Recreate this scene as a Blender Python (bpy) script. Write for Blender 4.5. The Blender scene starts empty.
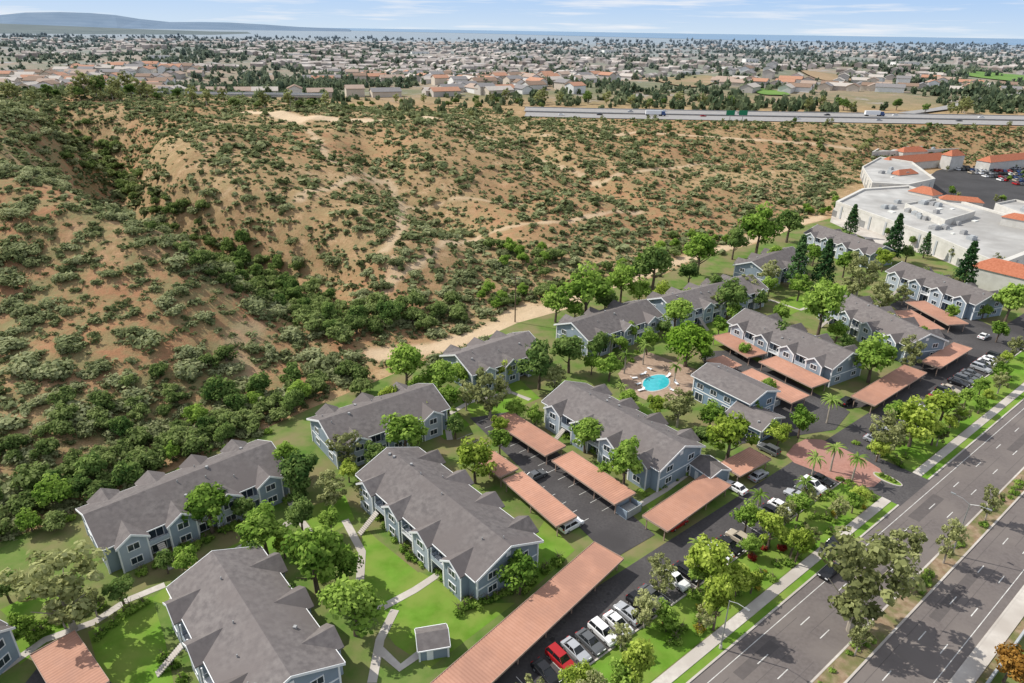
import bpy, math, random
import numpy as np
from mathutils import Vector, Matrix
R=math.radians
scene=bpy.context.scene; C=scene.collection
rng=np.random.default_rng(7); random.seed(7)
F=683.0; CH=80.0
th=R(24.5); ro=R(0.9)
r0=np.array([1,0,0.]);u0=np.array([0,math.sin(th),math.cos(th)]);fw=np.array([0,math.cos(th),-math.sin(th)])
CR=math.cos(ro)*r0+math.sin(ro)*u0; CU=math.cos(ro)*u0-math.sin(ro)*r0
CAM=np.array([0,0,CH])
def ray(px,py): return fw+CR*((px-512)/F)+CU*((341.5-py)/F)
def P(px,py,z=0.0):
    d=ray(px,py); t=(CH-z)/-d[2]; return CAM+d*t
def proj(x,y,z):
    v=np.stack([x,y,z-CH],-1); zc=v@fw
    return 512+F*(v@CR)/zc, 341.5-F*(v@CU)/zc, zc
# ---------------- road frame
O2=P(690,683)[:2]; E2=P(1024,400)[:2]
rd=(E2-O2)/np.linalg.norm(E2-O2); nd=np.array([rd[1],-rd[0]])
RANG=math.atan2(rd[1],rd[0])
def RC(s,n,z=0.0): p=O2+rd*s+nd*n; return np.array([p[0],p[1],z])
def SN(x,y):
    dx=x-O2[0];dy=y-O2[1]; return dx*rd[0]+dy*rd[1], dx*nd[0]+dy*nd[1]
def ss(t): t=np.clip(t,0,1); return t*t*(3-2*t)
def vnoise(x,y,sd=0.0):
    xi=np.floor(x);yi=np.floor(y);fx=ss(x-xi);fy=ss(y-yi)
    hh=lambda a,b:(np.sin(a*127.1+b*311.7+sd*74.7)*43758.5453)%1.0
    return (hh(xi,yi)*(1-fx)+hh(xi+1,yi)*fx)*(1-fy)+(hh(xi,yi+1)*(1-fx)+hh(xi+1,yi+1)*fx)*fy
def NB(s): return np.interp(s,[-200,-61,34,130,266,400],[-84,-92,-113,-124,-132,-136])
def height(x,y):
    x=np.asarray(x,float);y=np.asarray(y,float)
    s,n=SN(x,y); d=NB(s)-n
    top=np.interp(s,[-150,60,200,330,420,520],[37,34,27,20,7,0])
    hill=top*(0.25*ss((d-3)/50)+0.75*ss((d-25)/185))
    k=ss((d-12)/70)
    sc=8-0.07*(d-30)+12*np.sin(d/34)
    hill=hill-k*(1-ss((d-265)/120))*26*np.exp(-((s-sc)/18)**2)
    hill=hill+k*(1-ss((d-210)/130))*12*np.exp(-((s-sc+40)/20)**2)+k*(1-ss((d-200)/130))*2*np.exp(-((s-sc-40)/22)**2)
    sc2=75+0.25*(d-20)+8*np.sin(d/30)
    hill=hill-k*(1-ss((d-130)/90))*8*np.exp(-((s-sc2)/14)**2)
    sc3=-85-0.2*d+10*np.sin(d/33)
    hill=hill-k*(1-ss((d-160)/120))*9*np.exp(-((s-sc3)/17)**2)
    sc4=165+0.35*(d-20)+9*np.sin(d/27)
    hill=hill-k*(1-ss((d-110)/90))*6*np.exp(-((s-sc4)/13)**2)
    hill=hill+k*np.clip(top/25,0,1)*(5*(vnoise(x/46,y/46,1)-.5)+3.2*(vnoise(x/19,y/19,2)-.5)+1.4*(vnoise(x/8,y/8,3)-.5))
    hill=np.where(d>0,np.maximum(hill,0),0)
    xr=np.clip((x-190)/80,0,1)
    y0=430+60*np.clip(-x/200,0,1)+38*xr
    w=ss((y-y0)/(100+60*np.clip(-x/200,0,1)-28*xr))
    far=np.clip((y-900)/3000,0,1)
    plain=20+(7*np.sin(x/310+.6)*np.sin(y/420)+26*vnoise(x/180,y/150,12)-11)*ss((y-650)/250)*(1-far)
    return hill*(1-w)+plain*w
def PT(px,py):
    d=ray(px,py); t=np.concatenate([np.linspace(60,700,1600),np.linspace(701,9000,3000)])
    pts=CAM+t[:,None]*d; g=pts[:,2]-height(pts[:,0],pts[:,1])
    i=np.argmax(g<0)
    if g[i]>=0: return P(px,py,20)
    p=pts[i-1]+(pts[i]-pts[i-1])*(g[i-1]/(g[i-1]-g[i]+1e-9)); p=p.copy(); p[2]=float(height(p[0],p[1])); return p
def segdist(x,y,poly):
    best=np.full(np.shape(x),1e9)
    for a,b in zip(poly[:-1],poly[1:]):
        ax,ay=a[0],a[1];bx,by=b[0],b[1];dx,dy=bx-ax,by-ay
        t=np.clip(((x-ax)*dx+(y-ay)*dy)/(dx*dx+dy*dy+1e-9),0,1)
        best=np.minimum(best,np.hypot(x-ax-t*dx,y-ay-t*dy))
    return best
# ---------------- tags
def tag(o,label,cat,group=None):
    o['label']=label;o['category']=cat
    if group:o['group']=group
    return o
def thing(name,label,cat,loc=(0,0,0),rz=0,group=None,sc=1):
    o=bpy.data.objects.new(name,None);C.objects.link(o);o.location=loc;o.rotation_euler=(0,0,rz)
    o.scale=(sc,sc,sc) if not hasattr(sc,'__len__') else sc
    o.empty_display_size=.1
    return tag(o,label,cat,group)
def link(name,me,parent=None,loc=(0,0,0),rz=0,mat=None,sc=None):
    o=bpy.data.objects.new(name,me);C.objects.link(o);o.location=loc;o.rotation_euler=(0,0,rz)
    if parent:o.parent=parent
    if sc:o.scale=sc
    if mat:
        o.material_slots[0].link='OBJECT';o.material_slots[0].material=mat
    return o
ORD=['first','second','third','fourth','fifth','sixth','seventh','eighth','ninth','tenth','eleventh','twelfth','thirteenth','fourteenth','fifteenth','sixteenth','seventeenth','eighteenth','nineteenth','twentieth','twenty-first','twenty-second','twenty-third','twenty-fourth','twenty-fifth','twenty-sixth','twenty-seventh','twenty-eighth','twenty-ninth','thirtieth','thirty-first','thirty-second','thirty-third','thirty-fourth','thirty-fifth','thirty-sixth','thirty-seventh','thirty-eighth','thirty-ninth','fortieth','forty-first','forty-second','forty-third','forty-fourth','forty-fifth']
class MB:
    def __init__(s): s.v=[];s.f=[]
    def add(s,vs,fs):
        b=len(s.v); s.v+= [tuple(map(float,v)) for v in vs]; s.f+=[tuple(i+b for i in f) for f in fs]; return s
    def box(s,x0,x1,y0,y1,z0,z1):
        return s.add([(x0,y0,z0),(x1,y0,z0),(x1,y1,z0),(x0,y1,z0),(x0,y0,z1),(x1,y0,z1),(x1,y1,z1),(x0,y1,z1)],
          [(0,3,2,1),(4,5,6,7),(0,1,5,4),(1,2,6,5),(2,3,7,6),(3,0,4,7)])
    def prism(s,poly,z0,z1):
        n=len(poly);a=sum(poly[i][0]*poly[(i+1)%n][1]-poly[(i+1)%n][0]*poly[i][1] for i in range(n))
        if a<0: poly=poly[::-1]
        return s.add([(p[0],p[1],z0) for p in poly]+[(p[0],p[1],z1) for p in poly],
          [tuple(range(n))[::-1],tuple(range(n,2*n))]+[(i,(i+1)%n,(i+1)%n+n,i+n) for i in range(n)])
    def ext(s,prof,a0,a1,axis='x'):
        n=len(prof)
        f=(lambda a,p:(a,p[0],p[1])) if axis=='x' else (lambda a,p:(p[0],a,p[1]))
        return s.add([f(a0,p) for p in prof]+[f(a1,p) for p in prof],[tuple(range(n)),tuple(range(n,2*n))[::-1]]+[(i+n,(i+1)%n+n,(i+1)%n,i) for i in range(n)])
    def tube(s,p0,p1,ra,rb,n=7):
        p0=Vector(p0);p1=Vector(p1);d=(p1-p0).normalized();a=d.orthogonal().normalized();b=d.cross(a)
        vs=[]
        for p,r in((p0,ra),(p1,rb)):
            for i in range(n):
                t=2*math.pi*i/n;vs.append(p+a*math.cos(t)*r+b*math.sin(t)*r)
        return s.add(vs,[(i,(i+1)%n,(i+1)%n+n,i+n) for i in range(n)]+[tuple(range(n,2*n)),tuple(range(n))[::-1]])
    def mesh(s,name,mat=None):
        me=bpy.data.meshes.new(name);me.from_pydata(s.v,[],s.f);me.update()
        import bmesh
        bm=bmesh.new();bm.from_mesh(me);bmesh.ops.recalc_face_normals(bm,faces=bm.faces);bm.to_mesh(me);bm.free()
        if mat:me.materials.append(mat)
        return me
    def build(s,name,mat,parent=None,loc=(0,0,0),rz=0): return link(name,s.mesh(name,mat),parent,loc,rz)
def structure(o): o['kind']='structure'; return o
# ---------------- materials
def newmat(name):
    m=bpy.data.materials.new(name);m.use_nodes=True;nt=m.node_tree;nt.nodes.clear();return m,nt
def nd_(nt,t,**k):
    n=nt.nodes.new(t)
    for a,b in k.items(): setattr(n,a,b)
    return n
def mix(nt,fac,a,b,bt='MIX'):
    n=nt.nodes.new('ShaderNodeMix');n.data_type='RGBA';n.blend_type=bt
    for sock,v in((n.inputs[0],fac),(n.inputs[6],a),(n.inputs[7],b)):
        if isinstance(v,bpy.types.NodeSocket): nt.links.new(v,sock)
        elif isinstance(v,(int,float)): sock.default_value=v
        else: sock.default_value=(*v,1)
    return n.outputs[2]
def math_(nt,op,a,b=0.0,clamp=False):
    n=nt.nodes.new('ShaderNodeMath');n.operation=op;n.use_clamp=clamp
    for sock,v in((n.inputs[0],a),(n.inputs[1],b)):
        if isinstance(v,bpy.types.NodeSocket): nt.links.new(v,sock)
        else: sock.default_value=v
    return n.outputs[0]
def noise(nt,vec,scale,detail=4,rough=.55):
    n=nd_(nt,'ShaderNodeTexNoise');n.inputs['Scale'].default_value=scale;n.inputs['Detail'].default_value=detail;n.inputs['Roughness'].default_value=rough
    nt.links.new(vec,n.inputs['Vector']);return n.outputs['Fac']
def sharp(nt,v,lo,hi):
    n=nd_(nt,'ShaderNodeMapRange');n.inputs['From Min'].default_value=lo;n.inputs['From Max'].default_value=hi
    nt.links.new(v,n.inputs['Value']);return n.outputs[0]
def surf(name,c1,c2,scale=1.0,rough=.85,c3=None,s3=.05,spec=.3,metal=0,bump=0,lines=None,rnd=0.0,lo=.35,hi=.65,world=False):
    m,nt=newmat(name);tc=nd_(nt,'ShaderNodeTexCoord')
    vec=tc.outputs['Object']
    if world: vec=nd_(nt,'ShaderNodeNewGeometry').outputs['Position']
    col=mix(nt,sharp(nt,noise(nt,vec,scale),lo,hi),c1,c2)
    if c3: col=mix(nt,sharp(nt,noise(nt,vec,s3,5),.42,.62),col,c3)
    if lines:
        w=nd_(nt,'ShaderNodeTexWave',bands_direction=lines[0]);w.inputs['Scale'].default_value=lines[1];w.inputs['Distortion'].default_value=lines[3] if len(lines)>3 else 0
        nt.links.new(vec,w.inputs['Vector']);col=mix(nt,math_(nt,'MULTIPLY',w.outputs['Fac'],lines[2]),col,(0,0,0))
    if rnd:
        oi=nd_(nt,'ShaderNodeObjectInfo');hs=nd_(nt,'ShaderNodeHueSaturation');nt.links.new(col,hs.inputs['Color'])
        nt.links.new(math_(nt,'ADD',math_(nt,'MULTIPLY',oi.outputs['Random'],rnd),1-rnd/2),hs.inputs['Value']);col=hs.outputs['Color']
    b=nd_(nt,'ShaderNodeBsdfPrincipled');b.inputs['Roughness'].default_value=rough;b.inputs['Metallic'].default_value=metal
    b.inputs['Specular IOR Level'].default_value=spec;nt.links.new(col,b.inputs['Base Color'])
    if bump:
        bp=nd_(nt,'ShaderNodeBump');bp.inputs['Strength'].default_value=bump;bp.inputs['Distance'].default_value=.1
        nt.links.new(noise(nt,vec,scale*2),bp.inputs['Height']);nt.links.new(bp.outputs[0],b.inputs['Normal'])
    o=nd_(nt,'ShaderNodeOutputMaterial');nt.links.new(b.outputs[0],o.inputs[0]);return m
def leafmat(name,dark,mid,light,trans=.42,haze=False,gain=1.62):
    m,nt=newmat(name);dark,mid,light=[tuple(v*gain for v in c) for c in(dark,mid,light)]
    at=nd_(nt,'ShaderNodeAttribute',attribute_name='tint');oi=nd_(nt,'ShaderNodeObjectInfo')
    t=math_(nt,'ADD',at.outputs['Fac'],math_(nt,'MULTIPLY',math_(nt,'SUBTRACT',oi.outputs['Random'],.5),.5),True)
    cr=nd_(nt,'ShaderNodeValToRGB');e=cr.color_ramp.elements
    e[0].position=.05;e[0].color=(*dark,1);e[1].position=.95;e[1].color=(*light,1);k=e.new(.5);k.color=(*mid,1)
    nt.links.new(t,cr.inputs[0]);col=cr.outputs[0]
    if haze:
        ha=nd_(nt,'ShaderNodeAttribute',attribute_name='haze');col=mix(nt,ha.outputs['Fac'],col,(.25,.30,.35))  # atmospheric haze painted into the leaf colour of distant trees
    d=nd_(nt,'ShaderNodeBsdfDiffuse');tr=nd_(nt,'ShaderNodeBsdfTranslucent');nt.links.new(col,d.inputs[0]);nt.links.new(col,tr.inputs[0])
    mx=nd_(nt,'ShaderNodeMixShader');mx.inputs[0].default_value=trans;nt.links.new(d.outputs[0],mx.inputs[1]);nt.links.new(tr.outputs[0],mx.inputs[2])
    o=nd_(nt,'ShaderNodeOutputMaterial');nt.links.new(mx.outputs[0],o.inputs[0]);return m
M={}
M['asphalt']=surf('asphalt',(.068,.063,.064),(.10,.094,.093),2.5,.9,(.056,.052,.053),.06,.2)
M['lot']=surf('lot_asphalt',(.05,.049,.05),(.07,.068,.07),1.5,.9,(.045,.044,.045),.06,.2)
M['road']=surf('road',(.128,.11,.104),(.155,.135,.128),1.8,.9,(.175,.152,.14),.08,.2)
M['freeway']=surf('freeway',(.25,.24,.235),(.31,.30,.29),.5,.9)
M['concrete']=surf('concrete',(.46,.42,.38),(.56,.52,.47),1.2,.9,(.40,.36,.32),.15)
M['brickpave']=surf('brickpave',(.32,.155,.12),(.40,.21,.165),1.5,.85,(.35,.19,.155),.1)
M['white']=surf('white_paint',(.74,.75,.76),(.80,.80,.80),1.5,.6)
M['lane']=surf('lane_paint',(.45,.44,.42),(.66,.65,.62),.8,.7)
M['siding']=surf('siding',(.245,.30,.36),(.285,.345,.405),.5,.75,lines=('Z',3.2,.16),rnd=.16)
M['sidingpale']=surf('siding_pale',(.37,.42,.48),(.42,.47,.53),.5,.75,lines=('Z',3.2,.15))
M['blue']=surf('siding_blue',(.19,.27,.36),(.225,.31,.41),.5,.75,lines=('Z',3.2,.15))
M['shingle']=surf('shingle',(.135,.12,.118),(.195,.175,.168),1.1,.9,(.16,.14,.135),.10,.2,lines=('Z',7,.22,1.5),rnd=.30)
M['vent']=surf('vent',(.25,.25,.25),(.4,.4,.4),3,.6)
M['salmon']=surf('salmon_metal',(.42,.215,.145),(.47,.25,.175),.5,.65,(.36,.19,.135),.2,.25,rnd=.18)
M['post']=surf('post_paint',(.35,.25,.2),(.42,.3,.24),2,.6)
M['tile']=surf('red_tile',(.40,.13,.065),(.50,.18,.10),1.5,.8,lines=('X',2.0,.25))
M['stucco']=surf('stucco',(.50,.48,.44),(.58,.56,.52),.5,.9)
M['whiteroof']=surf('white_roof',(.37,.365,.35),(.47,.46,.44),.15,.85,(.30,.29,.275),.05)
M['trunk']=surf('bark',(.10,.07,.05),(.18,.14,.11),3,.95)
M['paletrunk']=surf('pale_bark',(.30,.26,.21),(.42,.37,.31),2,.95)
M['lawn']=surf('lawn',(.095,.195,.018),(.14,.265,.033),.35,.95,(.185,.25,.05),.12,.1,world=True)
M['grounds']=surf('planting_ground',(.085,.16,.028),(.15,.195,.055),.3,.95,(.20,.175,.085),.11,.1,world=True)
M['mulch']=surf('mulch',(.22,.15,.095),(.32,.24,.16),1.0,.95,(.13,.14,.05),.3,.1,world=True)
M['deck']=surf('pool_deck',(.29,.20,.145),(.37,.27,.20),1,.9)
M['wallgrey']=surf('grey_wall',(.34,.36,.37),(.42,.43,.44),.6,.9)
M['steel']=surf('steel',(.30,.31,.31),(.36,.36,.36),2,.45,metal=.5)
M['lampglass']=surf('lamp_glass',(.7,.7,.65),(.75,.75,.7),2,.3)
M['wood']=surf('wood_pole',(.12,.08,.05),(.17,.12,.08),3,.9)
M['signgreen']=surf('sign_green',(.01,.20,.10),(.015,.23,.12),3,.5)
M['tyre']=surf('tyre',(.015,.015,.015),(.03,.03,.03),5,.85)
M['headl']=surf('headlight',(.7,.7,.7),(.8,.8,.8),3,.15)
M['taill']=surf('taillight',(.35,.01,.01),(.42,.015,.015),3,.25)
M['field']=surf('sports_field',(.10,.20,.04),(.14,.24,.05),.05,.95,world=True)
M['dryfield']=surf('dry_field',(.27,.19,.11),(.34,.245,.15),.02,.95,(.17,.16,.08),.012,world=True)
def glass(name,c,rough=.08): return surf(name,c,tuple(x*1.5 for x in c),.6,rough,spec=.6)
M['glass']=glass('window_glass',(.025,.035,.045));M['carglass']=glass('car_glass',(.012,.014,.016))
M['pool']=surf('pool_water',(.03,.36,.41),(.05,.44,.49),.8,.06,spec=.5)
M['green']=leafmat('leaf_green',(.045,.095,.015),(.13,.21,.035),(.225,.31,.065))
M['round']=leafmat('leaf_round',(.06,.13,.015),(.15,.25,.03),(.25,.36,.06),gain=1.5)
M['lime']=leafmat('leaf_lime',(.085,.135,.018),(.20,.26,.04),(.31,.365,.075))
M['dark']=leafmat('leaf_dark',(.03,.065,.018),(.08,.13,.035),(.15,.205,.06))
M['euc']=leafmat('leaf_eucalyptus',(.09,.10,.04),(.185,.20,.08),(.30,.31,.145))
M['pine']=leafmat('leaf_conifer',(.02,.052,.02),(.05,.105,.035),(.09,.16,.055),.25,False,1.2)
M['palm']=leafmat('leaf_palm',(.06,.11,.02),(.14,.21,.045),(.25,.31,.09),.25,False,1.25)
M['oak']=leafmat('leaf_canyon',(.042,.07,.02),(.105,.145,.044),(.19,.23,.085),.42,False,1.6)
M['rust']=leafmat('leaf_rust',(.12,.06,.01),(.28,.14,.03),(.42,.24,.06),.3,False,1)
M['red']=leafmat('leaf_red',(.12,.01,.01),(.3,.04,.03),(.4,.1,.06),.3,False,1)
M['yellow']=leafmat('leaf_yellow',(.2,.16,.02),(.38,.32,.04),(.55,.48,.08),.35,False,1)
M['shrub']=leafmat('leaf_chaparral',(.075,.09,.038),(.155,.175,.085),(.24,.25,.14),.42,False,1.78)
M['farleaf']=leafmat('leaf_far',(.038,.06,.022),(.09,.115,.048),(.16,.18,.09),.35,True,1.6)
# ---------------- foliage
def quad_mesh(name,V,mat,tint=None,haze=None):
    V=np.asarray(V,np.float32);m=len(V);me=bpy.data.meshes.new(name)
    me.vertices.add(m*4);me.vertices.foreach_set('co',V.reshape(-1))
    me.loops.add(m*4);me.loops.foreach_set('vertex_index',np.arange(m*4,dtype=np.int32))
    me.polygons.add(m);me.polygons.foreach_set('loop_start',np.arange(0,m*4,4,dtype=np.int32))
    me.update(calc_edges=True)
    for nm,a in(('tint',tint),('haze',haze)):
        if a is not None:
            at=me.attributes.new(nm,'FLOAT','POINT');at.data.foreach_set('value',np.repeat(np.asarray(a,np.float32),4))
    me.materials.append(mat);return me
def cards(c,nrm,size,g):
    n=len(c);nrm=nrm/np.linalg.norm(nrm,axis=1,keepdims=True)
    rv=g.normal(size=(n,3));t1=np.cross(nrm,rv);t1/=np.linalg.norm(t1,axis=1,keepdims=True);t2=np.cross(nrm,t1)
    s=size[:,None];a=g.uniform(.5,.9,(n,1))
    return np.stack([c-t1*s,c-t2*s*a,c+t1*s,c+t2*s*a],1)
def clumps(cs,rs,n,size,g,tvar=.5,up=.25):
    Vs=[];Ts=[]
    for c,r in zip(cs,rs):
        d=g.normal(size=(n,3));d/=np.linalg.norm(d,axis=1,keepdims=True)
        p=np.array(c)+d*r*g.uniform(.55,1.08,(n,1))*np.array([1,1,.85])
        Vs.append(cards(p,d*.9+g.normal(size=(n,3))*.45+np.array([0,0,.35]),g.uniform(.7,1.3,n)*size,g))
        Ts.append(np.clip(.5+g.uniform(-tvar,tvar)*.6+d[:,2]*up+g.normal(size=n)*.10,0,1))  # clump shading put into the tint: upward leaves lighter, lower ones darker
    return np.concatenate(Vs),np.concatenate(Ts)
def crown(kind,sd):
    g=np.random.default_rng(sd)
    def U(n):
        d=g.normal(size=(n,3));return d/np.linalg.norm(d,axis=1,keepdims=True)
    if kind=='round':
        n=60;d=U(n);d[:,2]=np.abs(d[:,2])*1.1-.4*g.random(n)
        cs=d*g.uniform(.55,.78,(n,1))*np.array([1,1,.82])+np.array([0,0,1.0]);rs=g.uniform(.24,.34,n)
        return clumps(cs,rs,80,.065,g,.3)
    if kind in('green','lime','dark','rust'):
        n=34;d=U(n);d[:,2]=np.abs(d[:,2])*1.2-.45*g.random(n)
        cs=d*(g.random((n,1))**.45)*.74*np.array([1,1,1.15])*g.uniform(.78,1.25,(n,1))+np.array([0,0,1.35]);rs=g.uniform(.2,.40,n)
        return clumps(cs,rs,82,.083,g)
    if kind=='euc':
        n=38;d=U(n)
        cs=d*(g.random((n,1))**.4)*np.array([.88,.88,1.08])+np.array([0,0,1.65]);rs=g.uniform(.15,.29,n)
        return clumps(cs,rs,58,.07,g)
    if kind=='oak':
        n=22;d=U(n);d[:,2]=np.abs(d[:,2])*.8
        cs=d*(g.random((n,1))**.45)*.8+np.array([0,0,.55]);rs=g.uniform(.24,.42,n)
        return clumps(cs,rs,60,.095,g)
    if kind=='pine':
        cs=[];rs=[]
        for i in range(34):
            t=i/34;rad=(1-t)**.9*.85;a=i*2.4
            cs.append((math.cos(a)*rad*.75,math.sin(a)*rad*.75,.7+3.3*t));rs.append(.16+.24*(1-t))
        return clumps(cs,rs,60,.085,g)
    if kind in('bush','redbush','yellowbush'):
        n=14;d=U(n);d[:,2]=np.abs(d[:,2])
        cs=d*(g.random((n,1))**.4)*.68*np.array([1,1,.8])+np.array([0,0,.25]);rs=g.uniform(.26,.4,n)
        return clumps(cs,rs,40,.11,g)
    if kind=='palm':
        V=[];T=[]
        for k in range(22):
            az=k*2.4+g.uniform(-.2,.2);el=g.uniform(-.3,1.1);p=np.array([0,0,3.0]);dirh=np.array([math.cos(az),math.sin(az),0]);sd_=np.array([-math.sin(az),math.cos(az),0])
            for j in range(7):
                e=el-j*.24;q=p+(dirh*math.cos(e)+np.array([0,0,math.sin(e)]))*.19
                w=.13*(1-abs(j-2.5)/5);dn=np.array([0,0,-.06])
                V.append([p,q,q+sd_*w+dn,p+sd_*w+dn]);V.append([p,p-sd_*w+dn,q-sd_*w+dn,q]);T+=[.4+.1*j*g.random()]*2;p=q
        return np.array(V),np.array(T)
def trunk(kind,sd):
    g=random.Random(sd);b=MB()
    if kind=='palm':
        q=(0,0,-.05)
        for i in range(6):
            nq=(.03*math.sin(i),.02*math.cos(i*1.3),.5*(i+1));b.tube(q,nq,.11-.008*i,.105-.008*i,8);q=nq
        return b
    top=3.6 if kind=='pine' else (1.2 if kind not in('oak','round') else .6)
    b.tube((0,0,-.1),(.03,.02,top*.55),.085,.06,8);b.tube((.03,.02,top*.55),(0,.05,top*1.12),.06,.02,7)
    if kind!='pine':
        for i in range(6):
            a=i*1.1+g.random();z=top*(.5+.09*i);l=g.uniform(.45,.75)
            m_=(math.cos(a)*l*.5,math.sin(a)*l*.5,z+l*.35);b.tube((.02,.02,z),m_,.035,.022,6);b.tube(m_,(math.cos(a)*l,math.sin(a)*l,z+l*.85),.022,.008,5)
    else:
        for i in range(8): 
            a=i*2.4;z=.8+.35*i;l=.7*(1-i/9);b.tube((0,0,z),(math.cos(a)*l,math.sin(a)*l,z+.05),.025,.008,5)
    return b
ZC={'green':1.4,'lime':1.4,'dark':1.4,'rust':1.4,'round':.95,'euc':1.7,'pine':2.3,'palm':3.0,'oak':.75,'bush':.4,'redbush':.4,'yellowbush':.4}
CM={};TM={}
for k in ZC:
    nv=1 if k in('rust','redbush','yellowbush','round') else (5 if k in('green','euc','oak','lime') else 3)
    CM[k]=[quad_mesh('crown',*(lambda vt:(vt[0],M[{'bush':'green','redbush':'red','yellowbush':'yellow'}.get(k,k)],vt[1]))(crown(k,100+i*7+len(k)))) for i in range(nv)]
    TM[k]=[trunk(k,i).mesh('trunk',M['paletrunk' if k in('euc','palm') else 'trunk']) for i in range(nv)]
tcount=[0]
def plant(x,y,z,rm,kind,label,group=None,cat='tree',name=None,zs=1.0):
    i=tcount[0];tcount[0]+=1
    nm=name or {'palm':'palm_tree','pine':'conifer_tree','euc':'eucalyptus_tree','bush':'garden_bush','redbush':'garden_bush','yellowbush':'garden_bush','oak':'canyon_tree'}.get(kind,'broadleaf_tree')
    a=random.uniform(.9,1.12) if cat=='tree' else 1
    e=thing(nm,label,cat,(x,y,z-.03),random.uniform(0,6.28),group,(rm*a,rm/a,rm*zs))
    k=i%len(CM[kind]);link('crown' if cat=='tree' else 'foliage',CM[kind][k],e);link('trunk' if cat=='tree' else 'stem',TM[kind][k],e);return e
def tree_px(cx,cy,rp,kind,label,group=None,cat='tree',zs=None):
    rp=rp*float(np.interp(cy,[230,330,420,520],[.96,1.0,1.12,1.2]))
    if zs is None: zs=1.0 if kind in('palm','pine','bush','round') else random.uniform(.9,1.1)
    p=P(cx,cy,4);dep=(p-CAM)@fw;rm=rp*dep/F;zc=ZC[kind]*rm*zs;p=P(cx,cy,zc)
    if float(height(p[0],p[1]))>.6:
        q=PT(cx,cy);p=q.copy();dep=(p-CAM)@fw;rm=rp*dep/F;p=CAM+(q-CAM)*(1-.7*rm/ (np.linalg.norm(q-CAM)*.4+1));
        p=np.array([p[0],p[1],0])
    return plant(p[0],p[1],float(height(p[0],p[1])),rm,kind,label,group,cat,zs=zs)
# ---------------- terrain
xs=np.concatenate([-np.geomspace(60000,345,36),np.arange(-340,440,2.2),np.geomspace(445,60000,50)])
ys=np.concatenate([np.array([-3000,-1000,-300,-60]),np.arange(0,620,2.2),np.geomspace(626,90000,90)])
X,Y=np.meshgrid(xs,ys);Z=height(X,Y);nx_,ny_=len(xs),len(ys)
tr_px=[([(250,113),(300,119),(365,121),(432,118)],7.0,1.0),([(388,180),(402,205),(402,232),(385,250)],1.6,.7),
 ([(395,282),(430,255),(480,236),(560,222),(640,212)],1.4,.7),([(380,354),(440,348),(500,328),(560,305),(610,287),(640,274)],3.4,.85),
 ([(640,274),(740,243),(820,217)],2.6,.8),([(500,330),(530,312)],6.0,.7),([(545,135),(640,132),(760,140),(860,150)],2.0,.7),([(380,300),(395,275),(392,260)],1.8,.6),
 ([(430,120),(520,150),(600,185)],1.4,.7),([(300,120),(330,160),(380,182)],1.4,.7),([(255,325),(235,350),(250,375)],3.0,.3),([(300,200),(335,185),(388,180)],1.3,.65),([(402,205),(450,200),(520,205)],1.3,.6),([(600,185),(660,170),(720,165)],1.3,.6)]
trails=[([PT(*q) for q in pl],w,st) for pl,w,st in tr_px]
def bare(x,y):
    b=np.zeros(np.shape(x))
    wob=(vnoise(x/6,y/6,9)-.5)*2.2
    for pl,w,st in trails: b=np.maximum(b,st*(1-ss((segdist(x,y,pl)+wob-w*.7)/(w*.8))))
    return b
BARE=bare(X,Y)
me=bpy.data.meshes.new('ground')
me.vertices.add(nx_*ny_);me.vertices.foreach_set('co',np.stack([X,Y,Z],-1).astype(np.float32).reshape(-1))
ii=np.arange(nx_*ny_).reshape(ny_,nx_);Q=np.stack([ii[:-1,:-1],ii[:-1,1:],ii[1:,1:],ii[1:,:-1]],-1).reshape(-1,4)
me.loops.add(Q.size);me.loops.foreach_set('vertex_index',Q.reshape(-1).astype(np.int32))
me.polygons.add(len(Q));me.polygons.foreach_set('loop_start',np.arange(0,Q.size,4,dtype=np.int32))
me.polygons.foreach_set('use_smooth',np.ones(len(Q),bool));me.update(calc_edges=True)
s_,n_=SN(X,Y);dd=NB(s_)-n_
pxX,pxY,zc_=proj(X,Y,Z);pxX=np.where(zc_>1,pxX,-999)
ravx=np.interp(pxY,[100,170,320,360],[60,110,300,330])
leftg=ss((ravx-pxX)/60)*(dd>0)*(Y<560)
red=np.clip(1.1*np.exp(-((pxX-150)/200)**2-((pxY-325)/75)**2)+.8*ss((vnoise(X/48,Y/48,14)-.44)*4),0,1)*(dd>0)*(Y<600)
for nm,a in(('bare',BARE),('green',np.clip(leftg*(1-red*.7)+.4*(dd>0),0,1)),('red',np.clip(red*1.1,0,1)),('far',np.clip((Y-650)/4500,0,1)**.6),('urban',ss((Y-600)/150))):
    at=me.attributes.new(nm,'FLOAT','POINT');at.data.foreach_set('value',a.astype(np.float32).reshape(-1))
m,nt=newmat('terrain');vec=nd_(nt,'ShaderNodeNewGeometry').outputs['Position']
A=lambda n:nd_(nt,'ShaderNodeAttribute',attribute_name=n).outputs['Fac']
nA=noise(nt,vec,.03,5);nB=noise(nt,vec,.16,5,.65);nC=noise(nt,vec,1.1,4,.7);nD=noise(nt,vec,.45,6,.75)
col=mix(nt,sharp(nt,nA,.38,.62),(.41,.28,.155),(.335,.20,.11))
col=mix(nt,sharp(nt,nB,.52,.68),col,(.46,.335,.20))
col=mix(nt,math_(nt,'MULTIPLY',A('red'),sharp(nt,nB,.30,.6)),col,(.345,.175,.095))
col=mix(nt,math_(nt,'MULTIPLY',math_(nt,'ADD',A('green'),.05),sharp(nt,nB,.60,.42)),col,(.225,.20,.095))
col=mix(nt,math_(nt,'MULTIPLY',sharp(nt,nD,.50,.62),.6),col,(.245,.15,.075))
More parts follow.
